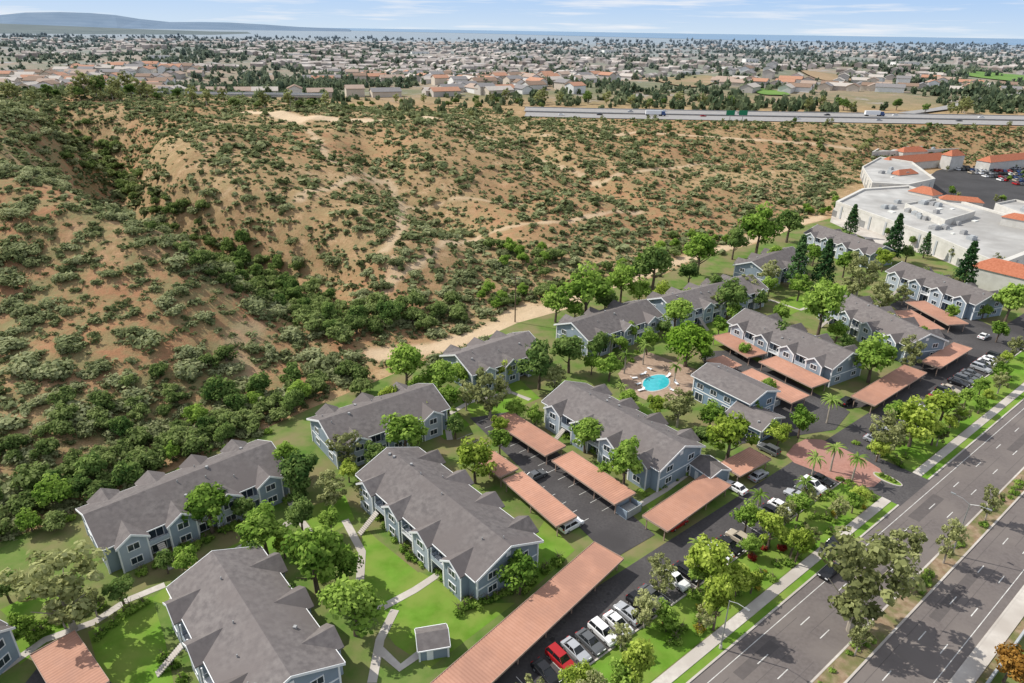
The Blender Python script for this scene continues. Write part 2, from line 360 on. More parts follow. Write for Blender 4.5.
col=mix(nt,math_(nt,'MULTIPLY',sharp(nt,nD,.46,.36),.45),col,(.245,.23,.115))
col=mix(nt,math_(nt,'MULTIPLY',sharp(nt,nC,.50,.68),.42),col,(.175,.135,.065))
col=mix(nt,A('bare'),col,mix(nt,nB,(.49,.37,.24),(.60,.47,.325)))
nF=noise(nt,vec,.006,6,.7);ur=mix(nt,sharp(nt,nF,.44,.58),(.15,.15,.07),(.31,.215,.13));ur=mix(nt,sharp(nt,noise(nt,vec,.03,5,.7),.56,.66),ur,(.31,.29,.27))
col=mix(nt,A('urban'),col,ur);col=mix(nt,A('far'),col,(.24,.29,.34))  # bluish air haze painted into the ground colour, stronger with distance
b=nd_(nt,'ShaderNodeBsdfPrincipled');b.inputs['Roughness'].default_value=.95;b.inputs['Specular IOR Level'].default_value=.1;nt.links.new(col,b.inputs['Base Color'])
bp=nd_(nt,'ShaderNodeBump');bp.inputs['Strength'].default_value=.7;bp.inputs['Distance'].default_value=.6;nt.links.new(nD,bp.inputs['Height']);nt.links.new(bp.outputs[0],b.inputs['Normal'])
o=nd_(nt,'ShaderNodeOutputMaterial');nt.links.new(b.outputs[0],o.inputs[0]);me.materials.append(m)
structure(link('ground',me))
def flat(name,pts,z,mat):
    b=MB();b.add([(p[0],p[1],z) for p in pts],[tuple(range(len(pts)))]);return structure(b.build(name,mat))
def flatpx(name,pts,z,mat): return flat(name,[P(*p) for p in pts],z,mat)
def rc_flat(name,s0,s1,n0,n1,z,mat): return flat(name,[RC(s0,n1),RC(s1,n1),RC(s1,n0),RC(s0,n0)],z,mat)
def rc_box(name,s0,s1,n0,n1,z0,z1,mat):
    b=MB();b.prism([tuple(RC(s0,n1)[:2]),tuple(RC(s1,n1)[:2]),tuple(RC(s1,n0)[:2]),tuple(RC(s0,n0)[:2])],z0,z1);return b.build(name,mat)
def ribbon(name,pts,w,z,mat):
    pts=[np.array(p[:2]) for p in pts];L=[];Rr=[]
    for i,p in enumerate(pts):
        t=pts[min(i+1,len(pts)-1)]-pts[max(i-1,0)];t/=np.linalg.norm(t);nn=np.array([-t[1],t[0]]);L.append(p+nn*w/2);Rr.append(p-nn*w/2)
    b=MB();n=len(pts);zz=z if hasattr(z,'__len__') else [z]*n
    b.add([(*p,q) for p,q in zip(Rr,zz)]+[(*p,q) for p,q in zip(L,zz)],[(i,i+1,n+i+1,n+i) for i in range(n-1)]);return structure(b.build(name,mat))
FIELDS=[('field',1000,82,42,5,'field'),('dry_field',680,84,46,9,'dryfield'),('dry_field',930,93,34,4,'dryfield'),('field',70,103,24,2,'field'),('dry_field',820,82,24,4,'dryfield'),('field',770,97,16,2.5,'field')]
for nm,cx,cy,wx,wy,mt in FIELDS:
    c=P(cx,cy,20);dep=(c-CAM)@fw;hx=wx*dep/F;y1=P(cx,cy-wy,20)[1];y0_=P(cx,cy+wy,20)[1];G=14;vs=[]
    for j in range(G+1):
        for i in range(G+1):
            u,v=i/G*2-1,j/G*2-1;rr=max(abs(u),abs(v))/max(1e-6,math.hypot(u,v))*(.85+.15*math.sin(3*math.atan2(v,u)+cx));u,v=u*rr,v*rr
            xx=c[0]+u*hx;yy=(y0_+y1)/2+v*(y1-y0_)/2;vs.append((xx,yy,float(height(xx,yy))+1.2))
    b=MB();b.add(vs,[(j*(G+1)+i,j*(G+1)+i+1,(j+1)*(G+1)+i+1,(j+1)*(G+1)+i) for j in range(G) for i in range(G)]);structure(b.build(nm,M[mt]))
gp=[RC(s,NB(s)+o_) for s,o_ in((-110,2),(-61,2),(-10,3),(20,5),(34,7),(60,5),(80,8),(105,6),(130,10),(160,7),(200,11),(230,8),(266,11),(330,12))]+[RC(330,-1),RC(-110,-1)]
flat('planted_grounds',gp,.012,M['grounds'])
for i,pl in enumerate([[(362,598),(395,645),(430,668),(515,603),(483,603),(420,572)],[(88,632),(152,596),(165,640),(175,690),(105,690)],[(362,525),(378,540),(425,578),(398,603),(362,590)],
  [(205,560),(262,530),(285,540),(235,575)],[(455,395),(520,380),(540,398),(480,425)],[(545,520),(575,550),(530,592),(520,560)],[(635,490),(665,478),(690,470),(650,510)],[(300,510),(345,495),(355,520),(320,540)],[(0,640),(40,615),(75,620),(20,665)],[(700,330),(735,318),(755,335),(715,345)],[(780,300),(815,290),(825,300),(790,315)],[(420,420),(450,405),(470,425),(445,440)],[(600,395),(640,402),(660,420),(630,420)],[(990,345),(1024,330),(1060,350),(1010,362)],[(150,600),(180,575),(205,560),(215,575),(165,605)],[(0,610),(40,590),(85,585),(60,612),(20,628)]]):
    flatpx('lawn',pl,.018+.0022*i,M['lawn'])
rc_flat('lawn',-60,61,-10.4,-3.4,.03,M['lawn']);rc_flat('lawn',76,230,-10.4,-3.4,.03,M['lawn'])
# road
rc_flat('road',-90,420,0,10,.06,M['road']);rc_flat('road',-90,420,13.2,21.7,.06,M['road'])
for a,b_ in((-90,62),(75,420)):
    structure(rc_box('kerb',a,b_,-.3,0,-.1,.18,M['concrete']))
    structure(rc_box('pavement',a,b_,-3.2,-1.5,-.1,.16,M['concrete']))
    rc_flat('planting_strip',a,b_,-1.5,-.3,.08,M['lawn'])
structure(rc_box('kerb',-90,420,21.7,22.0,-.1,.18,M['concrete']));structure(rc_box('pavement',-90,420,22.0,24.0,-.1,.16,M['concrete']))
tag(rc_box('boundary_wall',-90,420,25.0,25.3,-.2,1.1,M['wallgrey']),'long low grey wall behind the far pavement of the boulevard','wall')
rc_flat('planting_strip',-90,420,24.0,25.0,.05,M['mulch']);rc_flat('verge',-90,420,25.3,60,.05,M['grounds'])
for n0,n1 in((10,10.3),(12.9,13.2)): structure(rc_box('kerb',-90,420,n0,n1,-.1,.2,M['concrete']))
rc_flat('median_strip',-90,420,10.3,12.9,.17,M['mulch'])
def dashes(n,mat,s0=-90,s1=420,l=2.6,gap=8.5,w=.14):
    b=MB();s=s0
    while s<s1:
        q=[RC(s,n-w/2),RC(s+l,n-w/2),RC(s+l,n+w/2),RC(s,n+w/2)];b.add([(p[0],p[1],.07) for p in q],[(0,1,2,3)]);s+=l+gap
    structure(b.build('lane_marking',mat))
for n in(3.9,7.0,16.0,19.0): dashes(n,M['lane'])
dashes(1.5,M['lane'],-90,420,509,1,.11);dashes(20.5,M['lane'],-90,420,509,1,.11)
M['patch']=surf('road_patch',(.098,.086,.082),(.115,.10,.096),1.2,.9)
b=MB()
for s,n,l,w in((6,2.6,9,1.6),(30,6.0,14,1.4),(60,2.4,11,2.0),(-8,17.2,12,1.5),(38,15.0,16,1.5),(72,19.0,14,1.6),(100,5.4,20,1.6)):
    q=[RC(s,n),RC(s+l,n),RC(s+l,n+w),RC(s,n+w)];b.add([(p[0],p[1],.0645) for p in q],[(0,1,2,3)])
for n in(2.7,5.5,8.5,14.6,17.5):
    s=-60
    while s<160:
        l=random.uniform(8,30);q=[RC(s,n),RC(s+l,n+.05),RC(s+l,n+.13),RC(s,n+.08)];b.add([(p[0],p[1],.0665) for p in q],[(0,1,2,3)]);s+=l+random.uniform(2,18)
structure(b.build('road_patch',M['patch']))
# drives
rc_flat('driveway',-60,260,-20.2,-10.4,.07,M['asphalt'])
rc_flat('driveway',62,75,-10.4,0.2,.075,M['asphalt'])
structure(rc_box('kerb',-60,62,-10.55,-10.3,-.1,.17,M['concrete']));structure(rc_box('kerb',75,230,-10.55,-10.3,-.1,.17,M['concrete']))
def disc(s,n,rs,rn,k=28): return [RC(s+rs*math.cos(t),n+rn*math.sin(t)) for t in np.linspace(0,2*math.pi,k,endpoint=False)]
flatpx('brick_driveway',[(786,455),(794,445),(806,439),(822,440),(843,449),(864,459),(880,469),(884,478),(874,487),(856,488),(836,481),(812,470),(794,463)],.085,M['brickpave'])
for s,n,rs,rn in((68.6,-5.2,1.0,2.6),):
    b=MB();b.prism([tuple(p[:2]) for p in disc(s,n,rs+.25,rn+.25)],-.05,.22);structure(b.build('kerb',M['concrete']))
    flat('planted_island',disc(s,n,rs,rn),.235,M['lawn'])
flatpx('driveway',[(612,560),(655,535),(510,412),(470,418)],.065,M['asphalt'])
flatpx('driveway',[(735,445),(835,430),(850,412),(735,350),(700,352)],.062,M['asphalt'])
flatpx('driveway',[(840,410),(920,400),(990,340),(1010,335),(915,290),(890,305),(940,340)],.064,M['asphalt'])
flatpx('driveway',[(20,690),(60,640),(120,690)],.066,M['asphalt'])
b=MB()
for k in range(30):
    s=-18+2.75*k
    if 58<s<79: continue
    q=[RC(s,-15.2),RC(s+.1,-15.2),RC(s+.1,-10.6),RC(s,-10.6)];b.add([(p[0],p[1],.08) for p in q],[(0,1,2,3)])
for k in range(14): 
    n=-72+3.0*k
    for s0,s1 in((9.2,13.2),(16.6,20.4)):
        q=[RC(s0,n),RC(s1,n),RC(s1,n+.1),RC(s0,n+.1)];b.add([(p[0],p[1],.08) for p in q],[(0,1,2,3)])
structure(b.build('parking_line',M['lane']))
M['stain']=surf('oil_stain',(.03,.028,.028),(.045,.043,.043),1.5,.7)
b=MB()
for k in range(46):
    s=random.uniform(-16,56) if k<30 else random.uniform(80,150);n=random.uniform(-14.5,-11.5) if k%2 else random.uniform(-19.5,-15.5);r=random.uniform(.18,.5)
    q=[RC(s+r*random.uniform(.6,1.2)*math.cos(t),n+r*random.uniform(.6,1.2)*math.sin(t)) for t in np.linspace(0,6.28,9)[:-1]];b.add([(p[0],p[1],.0765) for p in q],[tuple(range(8))])
structure(b.build('oil_stains',M['stain']))
for i,pts in enumerate([[(172,600),(205,570),(240,548),(275,530),(310,512)],[(345,520),(362,552),(360,580)],[(378,610),(415,590),(445,570),(470,575)],[(95,622),(128,600),(165,585)],[(430,425),(470,402),(510,392),(530,400)],[(0,672),(45,640),(95,622)],[(380,650),(400,668),(425,650)],[(395,610),(380,640),(372,683)],[(352,565),(330,560),(300,520),(290,500)],[(450,440),(445,415),(420,400)],[(640,505),(665,490),(695,468)],[(770,300),(800,310),(830,300)],[(700,325),(735,310),(770,300)]]):
    ribbon('footpath',[P(*p) for p in pts],1.3,.056+.0015*i,M['concrete'])
# freeway
fpts=[P(px,py,20.4) for px,py in((525,112),(600,113.7),(780,117),(1030,121),(1400,128))]
FX=[-3000]+[p[0] for p in fpts];FY=[fpts[0][1]+60]+[p[1] for p in fpts]
ribbon('freeway',[p+np.array([0,-16,0]) for p in fpts],29,20.5,M['freeway']);ribbon('freeway',[p+np.array([0,17,0]) for p in fpts],28,20.9,M['freeway'])
def dz(x_,y_,o=1.0): p=P(x_,y_,21); return float(height(p[0],p[1]))+o
rp=[(905,113.5),(940,109),(975,103.5),(1000,99.5),(1030,97),(1070,96)]
ribbon('freeway_ramp',[P(x_,y_,21) for x_,y_ in rp],12,[21.3]+[dz(x_,y_,1.3) for x_,y_ in rp[1:]],M['freeway'])
ribbon('far_road',[P(x_,y_,21.2) for x_,y_ in((-40,101),(40,99),(100,96.5),(150,94))],11,[dz(x_,y_,1.5) for x_,y_ in((-40,101),(40,99),(100,96.5),(150,94))],M['freeway'])
def wall_along(name,pts,h,t,z,mat,label):
    b=MB()
    for a,c in zip(pts[:-1],pts[1:]):
        d=(c-a)[:2];d/=np.linalg.norm(d);nn=np.array([-d[1],d[0]])*t;b.prism([tuple(a[:2]),tuple(c[:2]),tuple(c[:2]+nn),tuple(a[:2]+nn)],z,z+h)
    return tag(b.build(name,mat),label,'wall')
wall_along('sound_wall',[p+np.array([0,33,0]) for p in fpts],1.4,.5,20,M['wallgrey'],'long grey wall along the far edge of the freeway')
wall_along('median_barrier',[p+np.array([0,1,0]) for p in fpts],.8,.5,20.6,M['wallgrey'],'concrete barrier between the two carriageways of the freeway')
p=P(232,94,30);e=thing('overpass','concrete road overpass behind the mesa skyline at the upper left','bridge',(p[0],p[1],18),.05)
MB().box(-75,75,-7,7,10.6,11.9).build('deck',M['concrete'],e)
for y in(-7.2,6.9): MB().box(-75,75,y,y+.3,11.9,12.9).build('parapet',M['wallgrey'],e)
for x in(-50,-18,18,50): MB().box(x-1,x+1,-5,5,0,10.6).build('pier',M['concrete'],e)
# sea and far hills
M['sea']=surf('sea_water',(.13,.23,.35),(.16,.26,.38),.0004,.5)
flat('sea',[(-4500,17000),(-600,13000),(2200,7600),(9000,5200),(60000,5000),(90000,88000),(-90000,88000),(-30000,60000)],21.2,M['sea'])
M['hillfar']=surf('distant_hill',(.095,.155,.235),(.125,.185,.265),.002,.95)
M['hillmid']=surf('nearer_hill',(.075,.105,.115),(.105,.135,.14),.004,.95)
def hills(prof,d0,d1,d2,mat):
    b=MB();vs=[];n=len(prof)
    for px,py in prof:
        d=ray(px,py);d2_=d/np.hypot(d[0],d[1])
        c=CAM+d2_*d1;vs+=[(d2_[0]*d0,d2_[1]*d0,14),tuple(c),(d2_[0]*d2,d2_[1]*d2,14)]
    b.add(vs,[(3*i+j,3*i+3+j,3*i+4+j,3*i+1+j) for i in range(n-1) for j in(0,1)]);structure(b.build('hills',mat))
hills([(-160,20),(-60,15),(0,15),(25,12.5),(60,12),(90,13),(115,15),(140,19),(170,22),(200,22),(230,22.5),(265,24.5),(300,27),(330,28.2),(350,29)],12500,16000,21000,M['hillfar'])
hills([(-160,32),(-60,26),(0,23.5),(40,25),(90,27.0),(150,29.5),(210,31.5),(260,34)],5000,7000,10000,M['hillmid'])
# ---------------- apartments
def ring(w,h,t,dp):
    b=MB();b.box(-w/2,w/2,-dp,0,0,t).box(-w/2,w/2,-dp,0,h-t,h).box(-w/2,-w/2+t,-dp,0,t,h-t).box(w/2-t,w/2,-dp,0,t,h-t).box(-t*.3,t*.3,-dp*.8,0,t,h-t);return b
WF=ring(1.9,1.4,.13,.10).mesh('frame',M['white']);WP=MB().box(-.83,.83,-.05,-.01,.12,1.28).mesh('pane',M['glass'])
DF=ring(2.4,2.15,.13,.10).mesh('frame',M['white']);DP=MB().box(-1.08,1.08,-.05,-.01,.12,2.03).mesh('pane',M['glass'])
WM={'window':(WF,WP),'patio_door':(DF,DP)}
def window(parent,x,y,z,rz,kind='window'):
    f=link(kind,WM[kind][0],parent,(x,y,z),rz);link('pane',WM[kind][1],f)
BALC=MB().box(-1.7,1.7,-1.35,-.02,0,.2).mesh('balcony',M['white'])
b=MB().box(-1.7,1.7,-1.33,-1.27,.95,1.05)
for k in range(12): b.box(-1.66+k*.3,-1.60+k*.3,-1.32,-1.28,.2,.95)
b.box(-1.7,-1.64,-1.27,-.05,.95,1.05).box(1.64,1.7,-1.27,-.05,.95,1.05);RAIL=b.mesh('railing',M['white'])
PANEL=MB().box(-1.7,1.7,-1.36,-1.30,.2,1.05).box(-1.7,-1.64,-1.30,-.05,.2,1.05).box(1.64,1.7,-1.30,-.05,.2,1.05).mesh('railing',M['sidingpale'])
PST=MB().box(-.09,.09,-.09,.09,0,5.4).mesh('post',M['white'])
VT=MB().box(-.22,.22,-.22,.22,-.5,.35).mesh('roof_vent',M['vent']);VP=MB().tube((0,0,-.5),(0,0,.45),.1,.1,8).mesh('vent_pipe',M['vent'])
b=MB()
for k in range(14): b.box(-.55,.55,-1.6-.27*(14-k),-1.6-.27*(13-k),k*.205,k*.205+.2)
STA=b.mesh('staircase',M['concrete'])
def apartment(label,a,bb,W=12.5,eave=5.5,ridge=8.1,bays=True,group=None,name='apartment_building',lmin=0,wm='siding'):
    A_=P(*a,ridge);B_=P(*bb,ridge);mid=(A_+B_)/2;v=B_-A_;L=max(np.hypot(v[0],v[1])-.6,lmin);ang=math.atan2(v[1],v[0])
    root=thing(name,label,'building',(mid[0],mid[1],0),ang,group);hw=W/2;sl=(ridge-eave)/hw
    MB().ext([(-hw,-.2),(hw,-.2),(hw,eave),(0,ridge-.02),(-hw,eave)],-L/2,L/2).build('wall',M[wm],root)
    o_=.7 if W>6 else .3;ow=hw+o_;ez=eave-o_*sl;t=.22 if W>6 else .12;b=MB()
    for sg in(-1,1): b.ext([(0,ridge+.02),(sg*ow,ez+.02),(sg*ow,ez+t),(0,ridge+t)],-L/2-o_*.8,L/2+o_*.8)
    b.build('roof',M['shingle'],root)
    for e in(-1,1):
        b=MB();x0=e*(L/2+o_*.8+.01)
        for sg in(-1,1): b.ext([(0,ridge-.15),(sg*(ow+.03),ez-.17),(sg*(ow+.03),ez+t+.03),(0,ridge+t+.03)],x0,x0+e*.08)
        b.build('bargeboard',M['white'],root)
        MB().box(-L/2-o_*.7,L/2+o_*.7,min(e*(ow+.04),e*(ow+.14)),max(e*(ow+.04),e*(ow+.14)),ez-.02,ez+.16).build('gutter',M['white'],root)
        for f in(-1,1):
            MB().box(e*(L/2)-.13,e*(L/2)+.13,f*hw-.13,f*hw+.13,-.1,eave-.25).build('corner_board',M['white'],root)
        nvec=np.array([math.cos(ang),math.sin(ang)])*e
        if W<6: continue
        if nvec@(CAM[:2]-mid[:2]-nvec*L/2)>0:
            for yy in(-hw*.52,hw*.52):
                for zz in((.9,3.55) if eave>5 else (.9,)): window(root,e*(L/2+.0),yy,zz,math.pi/2*e)
            MB().box(min(e*L/2,e*(L/2+.06)),max(e*L/2,e*(L/2+.06)),-.45,.45,eave+.5,eave+1.3).build('gable_vent',M['white'],root)
            if eave>5: MB().box(min(e*L/2,e*(L/2+.05)),max(e*L/2,e*(L/2+.05)),-hw+.15,hw-.15,2.65,2.9).build('trim_band',M['white'],root)
    if W<6:
        MB().box(-L/2*.5,-L/2*.5+.9,-hw-.06,-hw+.02,0,1.95).build('door',M['white'],root)
    elif not bays:
        for sg in(-1,1):
            nvec=np.array([-math.sin(ang),math.cos(ang)])*sg
            if nvec@(CAM[:2]-mid[:2]-nvec*hw)<0: continue
            k=max(2,int(L/3.2))
            for j in range(k):
                for zz in((.15,3.4) if eave>5 else(.15,)): window(root,-L/2+L*(j+.5)/k,sg*hw,zz,0 if sg<0 else math.pi,'patio_door' if zz<1 else 'window')
            if eave>5: MB().box(-L/2+.15,L/2-.15,min(sg*hw,sg*(hw+.06)),max(sg*hw,sg*(hw+.06)),2.75,3.0).build('trim_band',M['white'],root)
    if bays:
        nb=max(2,int(round(L/8.6)));sp=L/nb
        for sg in(-1,1):
            nvec=np.array([-math.sin(ang),math.cos(ang)])*sg;vis=nvec@(CAM[:2]-mid[:2]-nvec*hw)>0
            rz=0 if sg<0 else math.pi
            for k in range(nb):
                xc=-L/2+sp*(k+.5);bw=2.15;pr=1.5;zb=eave-.15+bw*.62;yf=hw+pr;yi=max(.3,(ridge-zb)/sl-.6)
                MB().ext([(xc-bw,-.15),(xc+bw,-.15),(xc+bw,eave-.2),(xc,zb-.05),(xc-bw,eave-.2)],sg*(hw-.3),sg*yf,'y').build('bay_wall',M['siding' if k%2 else 'sidingpale'],root)
                b=MB()
                for f in(-1,1): b.ext([(xc,zb+.0),(xc+f*(bw+.4),eave-.2-.25),(xc+f*(bw+.4),eave-.2-.05),(xc,zb+.2)],sg*yi,sg*(yf+.4),'y')
                b.build('bay_roof',M['shingle'],root)
                if vis:
                    b=MB()
                    for f in(-1,1): b.ext([(xc,zb-.15),(xc+f*(bw+.43),eave-.62),(xc+f*(bw+.43),eave-.22),(xc,zb+.22)],sg*(yf+.41),sg*(yf+.48),'y')
                    b.build('bargeboard',M['white'],root)
                    for zz in(.85,3.5): window(root,xc,sg*yf,zz,rz)
                    for f in(-1,1): MB().box(xc+f*bw-.11,xc+f*bw+.11,min(sg*(yf-.1),sg*(yf+.05)),max(sg*(yf-.1),sg*(yf+.05)),-.1,eave-.5).build('corner_board',M['white'],root)
                    if k<nb-1:
                        xm=xc+sp/2;window(root,xm,sg*hw,.15,rz,'patio_door');window(root,xm,sg*hw,2.98,rz,'patio_door')
                        bl=link('balcony',BALC,root,(xm,sg*hw,2.7),rz);link('railing',RAIL if k%2 else PANEL,bl)
                        for f in(-1.6,1.6): link('post',PST,root,(xm+f,sg*(hw+1.25),-.1),0,sc=(1,1,.95))
            if vis and L>20: 
                link('staircase',STA,root,(-L/2+sp*1.0-.1,sg*(hw+.2),0),rz)
    rr=random.Random(int(a[0]*7+a[1]))
    if W>6:
        for k in range(max(3,int(L/4))):
            yv=rr.uniform(-hw*.75,hw*.75);xv=rr.uniform(-L/2+1,L/2-1)
            link('roof_vent',VT if k%3==0 else VP,root,(xv,yv,ridge+.22-abs(yv)*sl),ang)
    return root
APT=[('grey shingled apartment block at the bottom left with stepped side gables',(213,553),(290,676)),
('long grey apartment block below the wooded slope at the left, balconies facing the lawn',(85,515),(270,443)),
('apartment block at the hill foot, just above the big central block',(320,421),(432,385)),
('large grey apartment block in the centre with its gable end toward the long carport',(388,449),(510,546)),
('small apartment block beside the dirt track at the foot of the hill',(456,355),(528,332)),
('large apartment block between the two inner carports and the swimming pool',(566,382),(684,446)),
('apartment block behind the pool, at the back edge near the hill',(572,323),(646,300)),
('apartment block at the back edge left of the dark garden trees',(662,298),(752,275)),
('short apartment block at the back edge, half hidden by dark tall trees',(752,262),(792,247)),
('farthest apartment block, beside the white commercial roof',(818,225),(885,246)),
('apartment block at the far right beside the tall dark conifer',(903,262),(994,294)),
('apartment block in the upper right behind the broad green tree',(838,289),(930,334)),
('apartment block with long side facing the double carports right of the pool',(746,309),(852,353))]
for l,a,bb in APT: apartment(l,a,bb)
apartment('partly seen grey apartment block at the left picture edge',(-108,652),(-42,601))
apartment('blue two storey clubhouse beside the swimming pool',(708,364),(766,391),9.5,6.2,7.7,False,name='clubhouse',wm='blue')
apartment('low wing of the clubhouse reaching toward the entrance',(738,402),(774,418),8.0,3.6,5.0,False,name='clubhouse',wm='blue')
apartment('small grey shed beside the long salmon carport',(420,634),(444,630),3.4,2.3,3.3,False,name='shed',lmin=4)
apartment('low grey office beside the entrance carport',(700,455),(722,470),5.0,2.8,3.8,False,name='office',lmin=5)
# ---------------- carports
def carport(label,q,mat='salmon'):
    pts=[P(*p,2.7)[:2] for p in q];e=[pts[(i+1)%4]-pts[i] for i in range(4)];l=[np.linalg.norm(x) for x in e]
    if l[0]+l[2]>l[1]+l[3]: ax=(e[0]-e[2]);L=(l[0]+l[2])/2;Wd=(l[1]+l[3])/2
    else: ax=(e[1]-e[3]);L=(l[1]+l[3])/2;Wd=(l[0]+l[2])/2
    c=sum(pts)/4;ang=math.atan2(ax[1],ax[0]);Wd=min(max(Wd,4.6),6.6)
    root=thing('carport',label,'carport',(c[0],c[1],0),ang,None)
    n=int(L/.5);b=MB();vs=[];fs=[]
    for i in range(n*2+1):
        x=-L/2+L*i/(n*2);z=2.72+(.045 if i%2 else 0)
        vs+=[(x,-Wd/2,z-.08),(x,Wd/2,z+.08)]
    fs=[(2*i,2*i+2,2*i+3,2*i+1) for i in range(n*2)];b.add(vs,fs);b.build('roof',M[mat],root)
    b=MB().box(-L/2-.05,L/2+.05,-Wd/2-.06,-Wd/2,2.42,2.76).box(-L/2-.05,L/2+.05,Wd/2,Wd/2+.06,2.58,2.90).box(-L/2-.08,-L/2-.02,-Wd/2,Wd/2,2.45,2.83).box(L/2+.02,L/2+.08,-Wd/2,Wd/2,2.45,2.83);b.build('fascia',M['post'],root)
    MB().box(-L/2,L/2,-.1,.1,2.4,2.62).build('beam',M['post'],root)
    k=max(2,int(L/5.6))
    for i in range(k+1):
        for yy in(-Wd*.36,Wd*.36): MB().box(-.08,.08,-.08,.08,-.1,2.55).build('post',M['post'],root,(-L/2+.4+(L-.8)*i/k,yy,0))
for l,q in [('longest salmon carport, running along the drive at the bottom of the picture',[(418,700),(596,541),(622,560),(462,705)]),
('salmon carport on the inner drive just right of the central block',[(503,480),(522,472),(576,516),(557,527)]),
('salmon carport on the inner drive next to the block by the pool',[(552,460),(572,452),(634,492),(616,506)]),
('salmon carport at the upper end of the inner drive, in front of the dirt track',[(491,420),(510,411),(563,445),(548,457)]),
('short shaded salmon carport beside the right eave of the central block',[(478,458),(490,452),(516,468),(502,478)]),
('salmon carport along the main drive right of the inner drive mouth',[(643,516),(707,472),(731,486),(667,531)]),
('small salmon carport by the brick entrance',[(721,463),(752,447),(769,460),(738,477)]),
('tiny salmon carport roof above the pool house',[(709,362),(720,354),(739,365),(728,371)]),
('salmon carport above the pool house next to the bright round tree',[(712,338),(728,331),(765,352),(750,359)]),
('lower of the two parallel salmon carports right of the pool house',[(736,376),(750,368),(807,395),(794,404)]),
('upper of the two parallel salmon carports right of the pool house',[(760,363),(775,355),(828,380),(814,389)]),
('salmon carport along the main drive beside the right hand trees',[(854,396),(905,364),(926,374),(872,406)]),
('salmon carport along the main drive at the right, nearest the far apartments',[(924,361),(955,342),(971,349),(937,369)]),
('left of the two narrow salmon carports by the far right apartments',[(896,313),(906,308),(939,327),(929,333)]),
('right of the two narrow salmon carports by the far right apartments',[(910,304),(920,299),(964,322),(953,327)]),
('salmon carport cut by the bottom left picture edge',[(33,655),(72,631),(112,690),(60,700)])]: carport(l,q)
# ---------------- commercial
def mall(label,q,z,units=4,roof='whiteroof',bays=True):
    pts=[tuple(P(*p,z)[:2]) for p in q];c=np.mean(pts,0);root=thing('commercial_building',label,'building',(c[0],c[1],0))
    loc=[(p[0]-c[0],p[1]-c[1]) for p in pts]
    MB().prism(loc,-.3,z).build('wall',M['stucco'],root)
    inn=[(x*.965,y*.965) for x,y in loc];n=len(loc)
    b=MB();b.add([(x*1.003,y*1.003,z-.3) for x,y in loc]+[(x*1.003,y*1.003,z+.9) for x,y in loc]+[(x,y,z+.9) for x,y in inn]+[(x,y,z+.02) for x,y in inn],[(i+n*k,(i+1)%n+n*k,(i+1)%n+n*(k+1),i+n*(k+1)) for k in(0,1,2) for i in range(n)]);b.build('parapet',M['stucco'],root)
    MB().prism(inn,z-.1,z+.05).build('roof',M[roof],root)
    for i in range(n):
        a=np.array(loc[i]);d=np.array(loc[(i+1)%n])-a;L=np.linalg.norm(d);nn=np.array([d[1],-d[0]])/L
        if nn@a<0: nn=-nn
        if nn@(CAM[:2]-c-a)<0 or not bays: continue
        an=math.atan2(d[1],d[0]);k=max(2,int(L/9))
        for j in range(k):
            p=a+d*(j+.5)/k
            MB().box(-.5,.5,-.25,.25,-.2,z-.6).build('pilaster',M['wallgrey'],root,(p[0],p[1],0),an)
            p=a+d*(j+.95)/k
            if j%2: MB().box(-1.6,1.6,-.12,.12,-.2,3.0).build('loading_door',M['steel'],root,(p[0],p[1],0),an)
    for k in range(units):
        w=rng.dirichlet(np.ones(n)*1.4);p=sum(np.array(l_)*wi for l_,wi in zip(loc,w))*.88;q=rng.uniform(.7,1.5)
        if k%3==0: MB().box(-1.1*q,1.1*q,-.7*q,.7*q,0,.35).build('skylight',M['lampglass'],root,(p[0],p[1],z+.05),.5)
        else: MB().box(-1.5*q,1.5*q,-1*q,1*q,0,1.4).box(-.8*q,.8*q,-.7*q,.7*q,1.4,1.7).build('rooftop_unit',M['vent'] if k%2 else M['wallgrey'],root,(p[0],p[1],z+.05),.5)
    return root,loc
flatpx('commercial_yard',[(830,222),(850,150),(1100,138),(1150,330),(1000,285),(930,255),(880,245)],.025,M['concrete'])
flatpx('car_park',[(912,190),(950,160),(1100,154),(1140,225),(1000,214)],.06,M['lot'])
mall('large white flat roofed store nearest the apartments',[(836,203),(862,190),(908,187),(1075,236),(1000,266),(930,236)],6.5,units=34)
mall('raised pale roof section in the middle of the large white store',[(905,205),(935,200),(975,213),(945,222)],8.6,units=6,bays=False)
mall('white flat roofed store left of the mall car park',[(862,168),(880,158),(912,163),(935,180),(908,186),(872,184)],7,units=12)
mall('pale flat roofed shop row behind the red tiled roofs',[(872,153),(884,146),(958,143),(972,149)],7.5,units=12)
mall('long white flat roofed shop row at the far right below the freeway',[(948,147),(985,138),(1080,138),(1075,148)],7,units=10)
mall('white annexe on the right part of the large store roof',[(995,205),(1015,201),(1070,214),(1040,222)],9,units=5,bays=False)
def tileroof(label,a,bb,W,z0,z1):
    A_=P(*a,z1);B_=P(*bb,z1);mid=(A_+B_)/2;v=B_-A_;L=np.hypot(v[0],v[1]);root=thing('tiled_shop',label,'building',(mid[0],mid[1],0),math.atan2(v[1],v[0]))
    MB().box(-L/2+.4,L/2-.4,-W/2+.4,W/2-.4,-.2,z0).build('wall',M['stucco'],root)
    b=MB();r=min(W/2,L/2-.3);b.add([(-L/2,-W/2,z0),(L/2,-W/2,z0),(L/2,W/2,z0),(-L/2,W/2,z0),(-L/2+r,0,z1),(L/2-r,0,z1)],[(0,1,5,4),(1,2,5),(2,3,4,5),(3,0,4),(3,2,1,0)]);b.build('roof',M['tile'],root)
